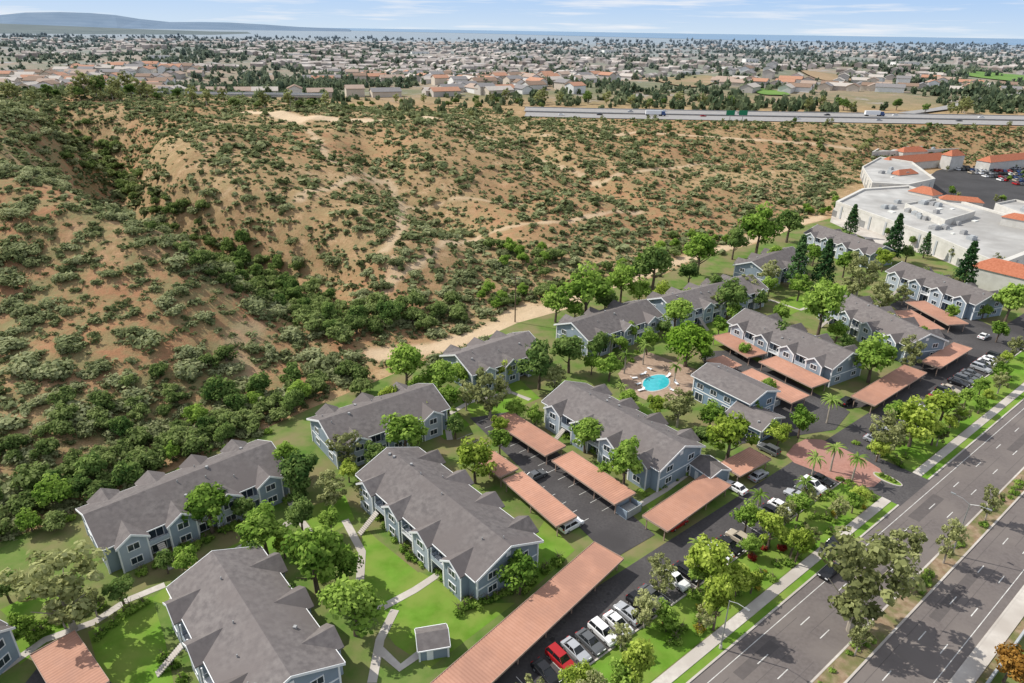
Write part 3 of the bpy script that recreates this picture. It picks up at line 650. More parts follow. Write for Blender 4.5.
for l,a,bb,W,z0,z1 in [('red tiled hip roof shop at the left of the mall row',(884,157),(946,152),10,5,9),('red tiled pavilion at the corner of the large white store',(914,184),(940,189),9,8,11),
 ('red tiled entrance roof on the right end of the large white store',(978,254),(1040,268),10,7,10.5),('red tiled roof at the far right edge of the mall',(985,156),(1040,151),10,6,9.5),('small red tiled tower among the mall roofs',(948,150),(962,149),8,9,12.5),('red tiled strip roof by the mall car park',(1005,211),(1045,218),7,10,12),
 ('red tiled ridge on the left end of the farthest shop row',(900,147),(925,146),8,8,11),('red tiled roof between the shop row and the car park',(895,170),(915,168),7,7.5,10),('red tiled canopy along the back edge of the large store',(940,194),(985,198),6,7.5,9.5)]: tileroof(l,a,bb,W,z0,z1)
# ---------------- cars
CARCOL={'white':(.75,.75,.75),'silver':(.42,.43,.45),'black':(.012,.012,.014),'red':(.35,.012,.015),'blue':(.03,.07,.2),'grey':(.12,.125,.13),'beige':(.42,.36,.28)}
CMAT={k:surf('car_'+k,v,tuple(x*1.04 for x in v),1,.25,spec=.5,metal=.2 if k in('silver','grey') else 0) for k,v in CARCOL.items()}
def loft(stn):
    b=MB();n=len(stn[0]);vs=[p for s in stn for p in s];k=len(stn)
    b.add(vs,[(i*n+j,i*n+(j+1)%n,(i+1)*n+(j+1)%n,(i+1)*n+j) for i in range(k-1) for j in range(n)]+[tuple(range(n))[::-1],tuple(range((k-1)*n,k*n))]);return b
def carparts(kind):
    if kind=='sedan': pr=[(-2.33,.35),(-2.3,.75),(-2.2,.95),(-1.5,1.0),(.75,.98),(1.9,.82),(2.28,.66),(2.35,.35),(2.2,.22),(-2.2,.22)];gb=[(-1.75,.98),(.95,.96)];gt=[(-1.15,1.43),(.15,1.43)];zr=1.43
    else: pr=[(-2.38,.4),(-2.38,1.0),(-2.3,1.1),(-1.5,1.12),(.85,1.1),(2.05,.98),(2.32,.78),(2.38,.4),(2.2,.28),(-2.25,.28)];gb=[(-2.32,1.1),(1.05,1.08)];gt=[(-2.0,1.72),(.35,1.72)];zr=1.72
    cz=.65;f=lambda y,s:[(x*(.985 if s<1 else 1),y,cz+(z-cz)*s) for x,z in pr]
    body=loft([f(-.93,.78),f(-.86,1),f(.86,1),f(.93,.78)])
    gl=MB();yb,yt=.82,.64;q=[(gb[0][0],-yb,gb[0][1]-.02),(gb[1][0],-yb,gb[1][1]-.02),(gb[1][0],yb,gb[1][1]-.02),(gb[0][0],yb,gb[0][1]-.02),(gt[0][0],-yt,zr),(gt[1][0],-yt,zr),(gt[1][0],yt,zr),(gt[0][0],yt,zr)]
    gl.add(q,[(0,1,5,4),(1,2,6,5),(2,3,7,6),(3,0,4,7),(4,5,6,7)])
    rf=MB().box(gt[0][0]-.03,gt[1][0]+.03,-yt-.02,yt+.02,zr-.02,zr+.05)
    for sy in(-1,1):
        for (bx,bz),(tx) in((gb[0],gt[0][0]),(gb[1],gt[1][0])): rf.tube((bx,sy*yb,bz),(tx,sy*yt,zr),.045,.045,4)
        xm=(gt[0][0]+gt[1][0])/2;rf.tube((xm-.05,sy*(yb+.01),gb[0][1]),(xm,sy*(yt+.01),zr),.04,.04,4)
    wh=MB().tube((0,-.11,0),(0,.11,0),.33,.33,14);rim=MB().tube((0,-.125,0),(0,.125,0),.19,.19,10)
    return dict(body=body.mesh('body',CMAT['white']),win=gl.mesh('window',M['carglass']),roof=rf.mesh('roof',CMAT['white']),wheel=wh.mesh('wheel',M['tyre']),rim=rim.mesh('rim',M['steel']),
      hl=MB().box(-.03,.06,-.22,.22,-.07,.07).mesh('headlight',M['headl']),tl=MB().box(-.06,.03,-.2,.2,-.09,.09).mesh('taillight',M['taill']),fx=pr[6][0],rx=pr[1][0],hz=pr[6][1]-.02,tz=pr[1][1]+.02)
CP={k:carparts(k) for k in('sedan','suv')}
def car(p,ang,colr,kind,label,group,small=False,z=.08):
    e=thing('parked_car' if 'parked' in label else 'car',label,'car',(p[0],p[1],z),ang,group);c=CP[kind]
    link('body',c['body'],e,mat=CMAT[colr]);link('window',c['win'],e);link('roof',c['roof'],e,mat=CMAT[colr])
    if small: return e
    for x in(-1.4,1.42):
        for y in(-.83,.83):
            w=link('wheel',c['wheel'],e,(x,y,.33));link('rim',c['rim'],w)
    for y in(-.6,.6): link('headlight',c['hl'],e,(c['fx']-.03,y,c['hz']));link('taillight',c['tl'],e,(c['rx'],y,c['tz']))
    return e
cols=['black','red','silver','grey','white','white','silver','black','grey','blue','white','black','silver','grey','white','black','beige','silver','white','grey','black','white','blue','silver','grey','white','black','silver']
skip={9,12,13,17,18,22};cars_k=0
for k in range(29):
    s=-14.5+2.75*k
    if k in skip or s>57: continue
    cl=cols[k%len(cols)];kd='suv' if k%3==1 else 'sedan'
    car(RC(s+random.uniform(-.15,.15),-12.9+random.uniform(-.3,.3)),RANG-math.pi/2+(math.pi if random.random()<.3 else 0)+random.uniform(-.03,.03),cl,kd,f'{cl} parked {kd}, {ORD[cars_k]} car from the near end of the roadside row','cars parked along the roadside strip');cars_k+=1
j=0
for k in range(26):
    s=80+2.75*k
    if k in(3,4,9,10,15,20): continue
    cl=cols[(k*5+2)%len(cols)];kd='suv' if k%4==1 else 'sedan'
    car(RC(s,-12.9+random.uniform(-.3,.3)),RANG-math.pi/2+random.uniform(-.03,.03),cl,kd,f'{cl} parked {kd}, {ORD[j]} car beyond the brick entrance on the roadside row','cars parked beyond the entrance');j+=1
sa=RANG
for px,py,cl,kd,da,l in [(571,528,'white','suv',0,'white parked suv at the mouth of the inner carport, beside its near end'),(676,526,'red','sedan',0,'red parked sedan showing under the carport right of the inner drive'),(758,478,'silver','sedan',0,'silver parked sedan next to the small entrance carport'),
  (735,490,'white','sedan',math.pi/2,'white parked sedan facing the long carport by the main drive'),(536,478,'grey','sedan',0,'grey parked sedan between the two inner carports'),(768,452,'grey','suv',math.pi/2,'grey parked suv behind the small entrance carport'),(846,404,'black','suv',0,'black parked suv beside the right hand carport'),(983,338,'white','sedan',0,'white parked sedan at the top of the far right drive'),(900,345,'black','sedan',0,'black parked sedan near the far double carports')]:
    car(P(px,py),sa+da,cl,kd,l,None)
for px,py,cl,kd,l in [(832,548,'black','suv','black suv driving near the large tree on the boulevard median, farther one'),(829,574,'black','sedan','black sedan driving near the large tree on the boulevard median, nearer one')]: 
    car(P(px,py),RANG+math.pi,cl,kd,l,None,z=.065)
for a in range(6):
    for i in range(24):
        if random.random()<.1: continue
        p0=P(944,167);p=np.array([p0[0]+i*2.9+a*2,p0[1]-a*11.5-i*.3,0])
        car(p,math.pi/2,random.choice(list(CARCOL)),random.choice(('sedan','suv')),'parked car among the rows of the mall car park','cars in the mall car park',True)
for i,(px,dy,cl) in enumerate([(560,-18,'white'),(598,-12,'black'),(632,10,'silver'),(668,18,'white'),(700,-10,'red'),(745,14,'grey'),(790,-16,'white'),(832,10,'black'),(868,-18,'silver'),(905,16,'white'),(950,-12,'grey'),(990,12,'white')]):
    p=P(px,112.5+(px-540)*.0174,20.4);car(p+np.array([0,dy,0]),.02 if dy<0 else math.pi,cl,'sedan',f'{cl} car on the freeway, {ORD[i]} from the left','cars on the freeway',True,z=20.52 if dy<0 else 20.92)
def truck(px,dy,l):
    p=P(px,112.5+(px-540)*.0174,20.4);e=thing('truck',l,'truck',(p[0],p[1]+dy,20.55 if dy<0 else 20.92),.02)
    MB().box(-7,5,-1.3,1.3,1.1,4.1).build('trailer',CMAT['white'],e);MB().box(5.4,8,-1.25,1.25,.6,3.4).box(8,8.8,-1.2,1.2,.6,1.9).build('cab',CMAT['blue'],e)
    MB().box(7.9,8.03,-1.1,1.1,2.2,3.1).build('window',M['carglass'],e)
    for x in(-6,-4.7,4.2,5.5,8): 
        for y in(-1.1,1.1): MB().tube((x,y-.2,.5),(x,y+.2,.5),.5,.5,10).build('wheel',M['tyre'],e)
truck(652,-10,'white box truck with blue cab on the left part of the freeway');truck(880,12,'white box truck with blue cab near the right end of the freeway')
for px,l in((718,'green overhead sign panel beside the freeway, left one'),(730,'green overhead sign panel beside the freeway, right one')):
    p=P(px,116,20.4);e=thing('freeway_sign',l,'sign',(p[0],p[1]-32,20));MB().box(-.2,.2,-.2,.2,0,8).build('post',M['steel'],e);MB().box(-3.2,3.2,-.35,-.2,4.5,8).build('panel',M['signgreen'],e)
# street furniture
def lamp(s,n,label,double=True,h=10.5):
    p=RC(s,n,.15);e=thing('street_lamp',label,'street lamp',p,RANG);MB().tube((0,0,0),(0,0,h),.13,.07,8).build('pole',M['steel'],e);MB().tube((0,0,0),(0,0,.6),.25,.22,8).build('base',M['concrete'],e)
    for f in((-1,1) if double else (-1,)):
        MB().tube((0,0,h-.1),(0,f*1.2,h+.45),.05,.045,6).tube((0,f*1.2,h+.45),(0,f*2.4,h+.55),.045,.04,6).build('arm',M['steel'],e)
        hd=MB().box(-.16,.16,f*2.4-.1 if f>0 else f*2.4-.65,f*2.4+.65 if f>0 else f*2.4+.1,h+.48,h+.64).build('lamp_head',M['steel'],e)
        MB().box(-.12,.12,f*2.65-.2,f*2.65+.2,h+.44,h+.475).build('lens',M['lampglass'],hd)
p=P(938,548);s0,_=SN(p[0],p[1]);lamp(s0,11.6,'tall double armed street lamp on the boulevard median')
lamp(s0+75,11.6,'distant double armed street lamp on the median at the right picture edge')
lamp(8,-2.6+1.7,'single armed street lamp on the near kerb by the roadside lawn',False,9)
p=PT(515,322);e=thing('utility_pole','tall wooden utility pole on the dirt track below the hill','pole',p);MB().tube((0,0,-.5),(0,0,15),.2,.12,8).build('pole',M['wood'],e);MB().box(-1.3,1.3,-.08,.08,13.6,13.8).build('crossarm',M['wood'],e)
for x in(-1.1,0.4,1.1): MB().tube((x,0,13.8),(x,0,14.1),.06,.04,6).build('insulator',M['lampglass'],e)
def enclosure(px,py,label):
    p=P(px,py);e=thing('bin_enclosure',label,'enclosure',p,RANG);MB().box(-2,2,1.2,1.4,0,1.8).box(-2,-1.8,-1.4,1.2,0,1.8).box(1.8,2,-1.4,1.2,0,1.8).build('wall',M['siding'],e);MB().box(-1.75,1.75,-1.38,-1.28,.1,1.7).build('gate',M['wallgrey'],e);MB().box(-1.2,1.2,-.8,.8,.1,1.3).build('bin',M['steel'],e)
enclosure(628,512,'grey walled bin enclosure at the near end of the carport by the pool block');enclosure(770,405,'grey walled bin enclosure between the clubhouse and the twin carports')
# pool
flatpx('pool_deck',[(618,374),(632,358),(648,352),(702,372),(694,391),(668,402),(645,400),(626,391)],.07,M['deck'])
c=P(656,383);e=thing('swimming_pool','turquoise swimming pool in the tan deck beside the clubhouse','pool',(c[0],c[1],.07),RANG+.3)
pp=[(4.5*math.cos(t)*(1+.12*math.cos(2*t)),3.0*math.sin(t)) for t in np.linspace(0,2*math.pi,28,endpoint=False)]
MB().prism([(x*1.09,y*1.12) for x,y in pp],0,.05).build('coping',M['concrete'],e);MB().prism(pp,.02,.06).build('water',M['pool'],e)
for i,(px,py) in enumerate([(638,385),(643,375),(650,370),(668,377),(676,384),(672,391),(641,391),(634,379)]):
    p=P(px,py);t=thing('sun_lounger','white sun lounger on the pool deck','lounger',(p[0],p[1],.07),random.uniform(0,6),'loungers around the pool');MB().box(-.9,.5,-.32,.32,.28,.36).build('seat',M['white'],t)
    b=MB();b.add([(.5,-.32,.3),(1.0,-.32,.75),(1.0,.32,.75),(.5,.32,.3),(.5,-.32,.36),(.95,-.32,.8),(.95,.32,.8),(.5,.32,.36)],[(0,1,2,3),(4,5,6,7),(0,1,5,4),(1,2,6,5),(2,3,7,6),(3,0,4,7)]);b.build('backrest',M['white'],t)
    for x in(-.8,.45):
        for y in(-.28,.28): MB().box(x-.03,x+.03,y-.03,y+.03,0,.28).build('leg',M['white'],t)
# ---------------- trees in the complex
TR=[(57,578,33,'euc','sparse grey green tree at the left end of the long balcony block'),
(207,505,21,'green','green tree in front of the middle of the long balcony block'),(263,530,21,'green','green tree on the lawn below the right end of the balcony block'),
(298,472,19,'dark','dark tree at the right gable of the long balcony block'),(330,487,14,'euc','thin grey green tree left of the central block'),
(313,557,28,'green','full green tree above the larger tree on the left courtyard'),(352,600,27,'green','lower of two full green trees on the left courtyard'),
(405,432,20,'green','bright tree in front of the hill foot block on the upper green'),(475,458,18,'lime','lime green tree at the back right of the central block'),
(520,572,18,'green','green tree at the gable corner of the central block'),(490,388,18,'euc','airy pale tree in front of the small back block'),(440,375,17,'green','green tree left of the small back block'),
(405,363,20,'green','green tree behind the hill foot block'),(466,392,11,'euc','small airy tree on the upper green'),(540,362,20,'dark','dark tree at the right end of the small back block'),(570,350,18,'dark','dark tree left of the block behind the pool'),
(586,432,16,'green','left of two green trees along the block by the pool'),(626,462,18,'green','right of two green trees along the block by the pool'),(688,344,25,'round','big dense bright round tree above the pool'),
(610,366,13,'green','green tree at the left edge of the pool garden'),(600,345,12,'dark','dark small tree behind the pool garden'),(628,396,10,'green','small green tree on the left pool deck corner'),
(680,404,15,'euc','airy tree below the swimming pool'),(712,414,13,'green','green tree in front of the clubhouse'),(731,433,21,'lime','broad yellow green tree by the clubhouse entrance'),(658,405,11,'lime','small lime tree at the bottom pool corner'),
(677,311,17,'green','green tree in front of the left back edge block'),(730,296,18,'dark','dark tree in front of the back edge block'),(648,340,11,'green','small tree at the right end of the block behind the pool'),
(785,335,14,'dark','dark tree standing against the block right of the pool'),(824,305,24,'green','broad green tree in the upper right courtyard'),(800,258,13,'pine','tall dark tree by the short back edge block'),(826,262,13,'pine','second tall dark tree right of the short back edge block'),
(875,356,20,'green','round tree at the near end of the block right of the twin carports'),(912,350,14,'euc','airy tree between the right hand carports and the courtyard block'),(862,270,18,'euc','airy tree left of the far right block'),(882,295,14,'euc','lower airy tree near the far right block'),
(838,330,12,'green','small tree along the upper right courtyard path'),(896,235,12,'pine','tall dark conifer beside the large white store'),(853,218,8,'pine','slim conifer at the left corner of the white store'),(968,266,14,'pine','tall dark conifer in front of the red tiled entrance'),(927,243,7,'pine','thin conifer against the white store wall'),(1012,300,18,'green','green tree at the right edge below the mall'),
(587,290,25,'green','large green tree behind the block behind the pool'),(556,302,16,'green','green tree left of the large one at the hill foot'),(622,280,18,'green','green tree right of the large one at the hill foot'),(655,262,20,'dark','dark green tree at the hill foot behind the left back edge block'),
(700,250,18,'green','green tree at the hill foot behind the middle of the back edge'),(760,228,19,'green','broad tree at the hill foot near the short back block'),(790,222,15,'dark','tree at the hill foot left of the farthest block'),(735,240,14,'dark','dark tree at the hill foot near the back edge'),(690,272,12,'dark','dark tree over the roof of the back edge block'),(640,270,14,'dark','dark tree behind the left end of the back edge block'),
(578,677,15,'lime','lime tree at the very bottom of the roadside strip'),(662,572,14,'euc','airy tree above the parked cars near the long carport'),(712,562,23,'lime','largest lime tree on the roadside lawn'),(738,578,15,'lime','lime tree at the pavement edge beside the largest one'),(668,616,12,'green','small tree in the near part of the roadside lawn'),
(748,516,13,'green','green tree between parked cars on the middle of the roadside strip'),(772,528,15,'lime','lime tree by the pavement in the middle of the strip'),(800,505,12,'green','tree on the strip left of the brick entrance'),
(886,430,15,'euc','airy tree right of the brick entrance by the drive'),(897,412,13,'green','tree beside the right hand carport'),(917,420,19,'lime','broad lime tree right of the entrance near the boulevard'),(945,404,16,'lime','lime tree farther right along the boulevard strip'),(880,447,11,'lime','small lime tree at the entrance corner'),(936,430,11,'green','tree at the pavement right of the entrance'),(967,396,8,'green','small tree on the strip near the right edge, left one'),(982,385,8,'green','small tree on the strip near the right edge, middle one'),(1002,372,9,'green','small tree on the strip near the right edge, right one'),
(868,570,35,'euc','large airy tree growing on the boulevard median'),(903,548,20,'euc','second airy tree on the boulevard median, behind the large one'),(1012,662,17,'rust','orange leaved tree in the bottom right corner'),
(780,432,12,'lime','lime tree beside the drive at the clubhouse wing'),(802,420,13,'green','green tree at the corner of the lower twin carport'),(745,350,8,'green','small tree left of the upper twin carport'),(455,425,11,'dark','dark small tree at the corner of the central block'),(300,495,10,'dark','small dark tree left of the central block path'),
(535,415,9,'green','small tree at the left gable of the block by the pool'),(605,470,8,'green','small tree between the pool block and its carport'),(330,520,11,'green','small tree above the left courtyard'),(283,545,10,'lime','small lime tree on the left courtyard lawn'),(4,585,14,'dark','dark tree at the left picture edge'),(92,600,11,'euc','small airy tree on the bottom left lawn edge'),(720,325,9,'green','small tree by the upper pool carport'),(770,285,10,'green','small tree on the courtyard behind the pool'),(862,318,9,'green','small tree at the middle of the upper right block'),(1000,330,10,'green','small tree at the end of the far right drive')]
for t in TR: tree_px(*t)
ex=sorted([(165,560,10),(245,508,11),(385,475,9),(425,408,11),(500,425,9),(560,408,9),(676,447,10),(702,436,10),(622,343,9),(592,362,9),(706,352,9),(752,408,10),(768,385,8),(716,302,10),(762,298,9),(782,312,9),(812,345,9),(838,350,8),(850,288,11),(905,292,9),(885,258,10),(925,276,8),(952,312,8),(662,290,10),(618,325,9),(640,312,8),(528,352,12),(503,368,11),(388,398,12),(348,470,10),(480,375,11),(735,312,9),(800,286,11),(775,255,10),(870,250,9),(843,242,8),(985,310,8),(940,288,8),(905,325,7)])
for i,(cx,cy,r) in enumerate(ex): tree_px(cx,cy,r,random.choice(['green','green','dark','euc','lime']),f'smaller garden tree between the apartment blocks, {ORD[i]} from the left','smaller garden trees')
ex2=sorted([(345,445,14),(285,458,15),(300,515,14),(448,398,13),(462,372,13),(516,408,10),(555,376,11),(665,328,10),(715,285,12),(747,284,11),(770,272,11),(605,300,13),(815,252,11),(846,262,11),(908,252,9),(952,284,9),(890,322,10),(922,332,8),(848,342,8),(790,352,8),(375,455,12),(630,330,11),(120,590,13),(345,560,17),(290,600,15),(690,296,12),(640,290,13),(575,310,12),(640,440,10),(60,612,12),(22,625,12),(185,560,13),(420,385,12),(250,560,14),(500,440,11),(365,490,10)])
for i,(cx,cy,r) in enumerate(ex2): tree_px(cx,cy,r,random.choice(['green','dark','green','euc']),f'tall full tree growing close to an apartment wall, {ORD[i]} from the left','tall trees close to the apartments')
for cx,cy,r,l in [(626,354,7,'palm at the upper left corner of the pool'),(645,345,7,'palm behind the pool'),(622,386,6,'palm on the left pool deck'),(676,366,6,'palm at the right of the pool'),(816,458,8,'palm at the left side of the brick entrance'),(836,448,8,'palm at the middle of the brick entrance'),(858,458,8,'palm at the right side of the brick entrance'),(806,482,8,'palm on the strip just before the entrance'),(832,400,8,'palm beside the right hand drive'),(612,338,6,'palm behind the pool garden trees'),(700,545,9,'palm on the middle of the roadside lawn'),(760,495,8,'palm among the parked cars')]:
    tree_px(cx,cy,r,'palm',l)
sl_=sorted([-19,-14,-9,-3,2,9,16,21,27,33,37,40,46,49,52,56,79,84,90,97,104,112,120,128,137,146,155,164,174,184])
for i,s in enumerate(sl_):
    p=RC(s+random.uniform(-1.5,1.5),random.choice((-10.2,-9.4,-5.2,-4.4)));plant(p[0],p[1],.03,random.uniform(1.4,2.5),random.choice(['lime','euc','green','euc']),f'street tree on the roadside lawn strip, {ORD[i]} from the near end','street trees on the lawn strip')
for s,n,rm,zz,l in((10,-3.6,2.7,1.7,'tall street tree by the kerb lamp throwing a wide shadow on the road'),(-7,-3.9,2.6,1.6,'tall street tree at the very bottom of the boulevard pavement'),(32,-3.6,2.2,1.5,'tall street tree at the pavement opposite the large median tree')):
    p=RC(s,n);plant(p[0],p[1],.03,rm,'lime',l,None,'tree',None,zz)
for s,n,rm,l in((22,11.6,1.7,'small airy tree on the median left of the large one'),(52,11.6,2.1,'small airy tree on the median right of the double street lamp'),(70,11.6,1.8,'small airy tree on the median near the right picture edge')):
    p=RC(s,n);plant(p[0],p[1],.17,rm,'euc',l,None,'tree',None,1.6)
# tree belts
taken=[]
def band(poly,n,spread,rlo,rhi,label,group,kinds,dmin=2,bt=.25):
    k=0;tries=0
    while k<n and tries<n*14:
        tries+=1;t=random.random()*(len(poly)-1);i=int(t);f=t-i;x=poly[i][0]*(1-f)+poly[i+1][0]*f+random.gauss(0,spread);y=poly[i][1]*(1-f)+poly[i+1][1]*f+random.gauss(0,spread*.5)
        q=PT(x,y);s,nn=SN(q[0],q[1]);rm=random.uniform(rlo,rhi)
        if NB(s)-nn<dmin: continue
        if any(np.hypot(q[0]-a,q[1]-b_)<.6*(rm+c_) for a,b_,c_ in taken): continue
        if bare(np.array([q[0]]),np.array([q[1]]))[0]>bt: continue
        taken.append((q[0],q[1],rm));kd=random.choice(kinds);plant(q[0],q[1],q[2]-(0 if kd=='oak' else .5*rm),rm,kd,label,group);k+=1
band([(-10,545),(40,522),(100,490),(180,450),(240,425),(300,400),(370,372)],28,13,2.2,3.8,'bushy tree right behind the balcony block at the slope foot','slope foot trees',['oak','oak','green'],-9)
band([(-10,520),(60,500),(130,470),(200,440),(265,420),(310,395)],46,17,2.4,4.6,'dark bushy tree on the wooded slope behind the balcony block','wooded slope trees',['oak','oak','dark'],-2)
band([(-10,470),(80,430),(150,400),(220,385)],22,22,1.8,3.4,'bushy tree on the upper left wooded slope','upper wooded slope trees',['oak'])
band([(225,250),(270,285),(310,318),(350,330),(400,322),(470,308)],58,13,2.4,4.6,'bushy green tree in the canyon thicket below the hill','canyon thicket trees',['oak','oak','dark'])
band([(70,130),(110,170),(160,215),(210,255),(270,300)],62,13,1.8,4.0,'dense tree in the shaded ravine on the left','ravine trees',['oak'])
band([(480,302),(560,294),(640,264),(720,241),(800,218),(850,200)],54,10,1.7,3.1,'bushy tree at the hill foot behind the apartments','hill foot trees',['oak','oak','green'],-5,.6)
band([(495,255),(520,270),(545,258),(530,285)],14,11,2.0,3.2,'leafy tree clump on the lower hillside','lower hillside trees',['oak','green'])
band([(560,128),(680,130),(800,140),(870,150)],18,7,1.6,3.0,'scattered tree on the bank between hill and freeway','freeway bank trees',['oak'])
band([(845,165),(870,140),(920,133),(1030,130)],16,5,1.5,2.8,'scattered tree on the bank above the mall','mall bank trees',['oak','euc'],2)
def skyline(n,x0,x1,y,rlo,rhi,label,group,kinds,dz=0):
    for i in range(n):
        px_=x0+(x1-x0)*(i+random.random())/n;q=PT(px_,y+random.uniform(-3,3));plant(q[0],q[1],q[2]-.3-dz,random.uniform(rlo,rhi),random.choice(kinds),label,group)
skyline(15,-10,180,101,2.4,4.6,'tall dark tree on the mesa skyline at the left','mesa skyline trees',['euc','euc','dark'])
skyline(9,75,150,98,4.0,6.2,'large tree in the clump on the left mesa skyline','mesa skyline clump trees',['euc','dark'])
skyline(24,180,560,106,2.2,4.4,'dark tree along the back edge of the mesa','mesa edge trees',['oak','euc'])
for i in range(52):
    px_=random.uniform(470,1030);p=P(px_,112.5+(px_-540)*.0174,20.4);side=1 if i%3 else -1;yy=p[1]+(42+random.uniform(0,50) if side>0 else -36-random.uniform(0,10))
    plant(p[0],yy,float(height(p[0],yy))-.5,random.uniform(2.6,5.2) if side>0 else random.uniform(1.4,2.4),random.choice(['dark','euc','euc']),'roadside tree beyond the far edge of the freeway' if side>0 else 'bushy tree on the near bank of the freeway','trees beyond the freeway' if side>0 else 'trees on the near freeway bank')
for i in range(34):
    px_,py_=random.uniform(925,1030),random.uniform(160,205)
    if i<20: t_=i/20;px_,py_=836+t_*165,214+t_*64+random.uniform(-2,4)
    p=P(px_,py_);plant(p[0],p[1],.03,random.uniform(1.7,3.0) if i<20 else random.uniform(1.2,2.2),random.choice(['green','dark','euc']),'small tree along the wall of the large white store' if i<20 else 'small tree in the mall car park','store wall trees' if i<20 else 'mall car park trees')
# ---------------- hedges and garden bushes
for k in range(92):
    s=random.uniform(-22,190) if k%4==0 else random.uniform(-20,60)
    if 60<s<77: continue
    n=random.uniform(-10.0,-3.9);p=RC(s,n);q_=random.random();kd='redbush' if q_<.1 else ('yellowbush' if q_<.24 else 'bush')
    cn_={'redbush':'red','yellowbush':'yellow flowering','bush':'round green'}[kd]
    plant(p[0],p[1],.05,random.uniform(.6,1.4),kd,cn_+' bush on the roadside lawn strip',cn_+' bushes on the roadside lawn','bush')
for k in range(36):
    s=random.uniform(-12,120)
    p=RC(s,11.6+random.uniform(-.6,.6));plant(p[0],p[1],.17,random.uniform(.55,1.2),'bush','low bush growing on the boulevard median','median bushes','bush')
for s,n in((68.6,-4.0),(68.6,-6.5),(68.5,-5.2)):
    p=RC(s,n);plant(p[0],p[1],.23,random.uniform(.6,.9),'bush','clipped bush on the planted island of the brick entrance','entrance island bushes','bush')
for k in range(16):
    s,n=random.choice(((60.3,-6.5),(76,-6.5),(77,-12.5),(60,-9)));p=RC(s+random.uniform(-1.2,1.2),n+random.uniform(-3,3));plant(p[0],p[1],.04,random.uniform(.8,1.4),'bush','low planting beside the brick entrance drive','entrance side bushes','bush')
hed=[((400,548),(470,600),9),((455,612),(515,590),8),((120,585),(290,500),14),((360,462),(445,415),7),((548,425),(640,478),8),((160,655),(200,700),4),((475,395),(525,375),4),((660,325),(750,300),6),((745,335),(850,378),7),((430,425),(470,400),4),((640,500),(700,468),6),((700,400),(760,430),5),((905,285),(990,320),5),((300,560),(345,600),6),((30,640),(110,600),6),((370,500),(400,545),6),((616,372),(640,352),4),((695,398),(660,408),4),((70,520),(280,430),10),((0,640),(70,615),6),((90,640),(150,600),6),((520,592),(560,560),6)]
for a,bb,n in hed:
    for k in range(n):
        f=(k+random.random()*.7)/n;p=P(a[0]+(bb[0]-a[0])*f+random.uniform(-3,3),a[1]+(bb[1]-a[1])*f+random.uniform(-2,2));plant(p[0],p[1],.04,random.uniform(.8,1.6),'bush','small clipped bush in the beds by the apartments','apartment bed bushes','bush')
# ---------------- chaparral
N=92000
x=rng.uniform(-340,420,N);y=rng.uniform(90,600,N);z=height(x,y);s,n=SN(x,y);d=NB(s)-n
px,py,zc=proj(x,y,z)
ok=(d>np.where(s>20,-9,-2))&(px>-40)&(px<1064)&(py>60)&(py<720)&~((px>826)&(z<1.0)&(py>130))
rv=np.interp(py,[100,170,320,360],[60,110,300,330])
den=np.full(N,.62);den=np.where(px<rv,.95,den)
den=np.where((np.abs(px-rv)<34)&(py<330),1.5,den)
rr_=np.exp(-((px-150)/180)**2-((py-320)/70)**2);den=np.where(px<rv+40,den*(1-.45*rr_),den)
den=np.where((d<30),.95,den)
cl=.5*vnoise(x/19,y/19,5)+.5*vnoise(x/7,y/7,6)
den=den*(np.where(px<rv,.32,.12)+np.where(px<rv,1.2,1.75)*cl)
den=den*(1-np.clip(bare(x,y)*1.3,0,1))
ok&=rng.random(N)<den
fy=np.interp(x,FX,FY);ok&=~((np.abs(y-fy)<34)&(x>fpts[0][0]-10))
x,y,z,px,py,zc,cl,d,s=[a[ok] for a in(x,y,z,px,py,zc,cl,d,s)]
rv=np.interp(py,[100,170,320,360],[60,110,300,330])
rad=np.clip(rng.lognormal(.14,.58,len(x))*(.72+.65*cl),.4,4.2)*np.where(px<rv,1.22,1.0)
size=rad/zc;order=np.argsort(-size*((py>60)&(py<683)&(px>0)&(px<1024)))
def shrubproto(sd,ncl,npc,sz):
    g=np.random.default_rng(sd);dd_=g.normal(size=(ncl,3));dd_/=np.linalg.norm(dd_,axis=1,keepdims=True);dd_[:,2]=np.abs(dd_[:,2])
    cs=dd_*(g.random((ncl,1))**.5)*np.array([.78,.70,.46])+np.array([0,0,.16]);return clumps(cs,g.uniform(.22,.42,ncl),npc,sz,g,.4,.2)
SP=[quad_mesh('chaparral_shrub',*(lambda vt:(vt[0],M['shrub'],vt[1]))(shrubproto(i,13,34,.11))) for i in range(6)]
for i in order[:300]:
    o=link('chaparral_shrub',SP[i%6],None,(x[i],y[i],z[i]-.05),random.uniform(0,6.28));sc=rad[i];o.scale=(sc,sc*random.uniform(.8,1.2),sc*random.uniform(.6,.95))
    tag(o,'rounded olive green shrub on the dry hillside behind the apartments','shrub','chaparral shrubs on the hillside')
rest=order[300:]
def scatter(name,protos,x,y,z,rad,tv,mat,haze=None,zs=None):
    Vs=[];Ts=[];Hs=[]
    a=rng.uniform(0,6.28,len(x))
    for i in range(len(x)):
        V,T=protos[i%len(protos)];c,s_=math.cos(a[i]),math.sin(a[i])
        Rm=np.array([[c,s_,0],[-s_,c,0],[0,0,1]])*rad[i]
        if zs is not None: Rm=Rm*np.array([1,1,zs[i]])
        Vs.append((V@Rm+np.array([x[i],y[i],z[i]-.05])).astype(np.float32));Ts.append(np.clip(T+tv[i],0,1))
        if haze is not None: Hs.append(np.full(len(V),haze[i]))
    return quad_mesh(name,np.concatenate(Vs),mat,np.concatenate(Ts),np.concatenate(Hs) if haze is not None else None)
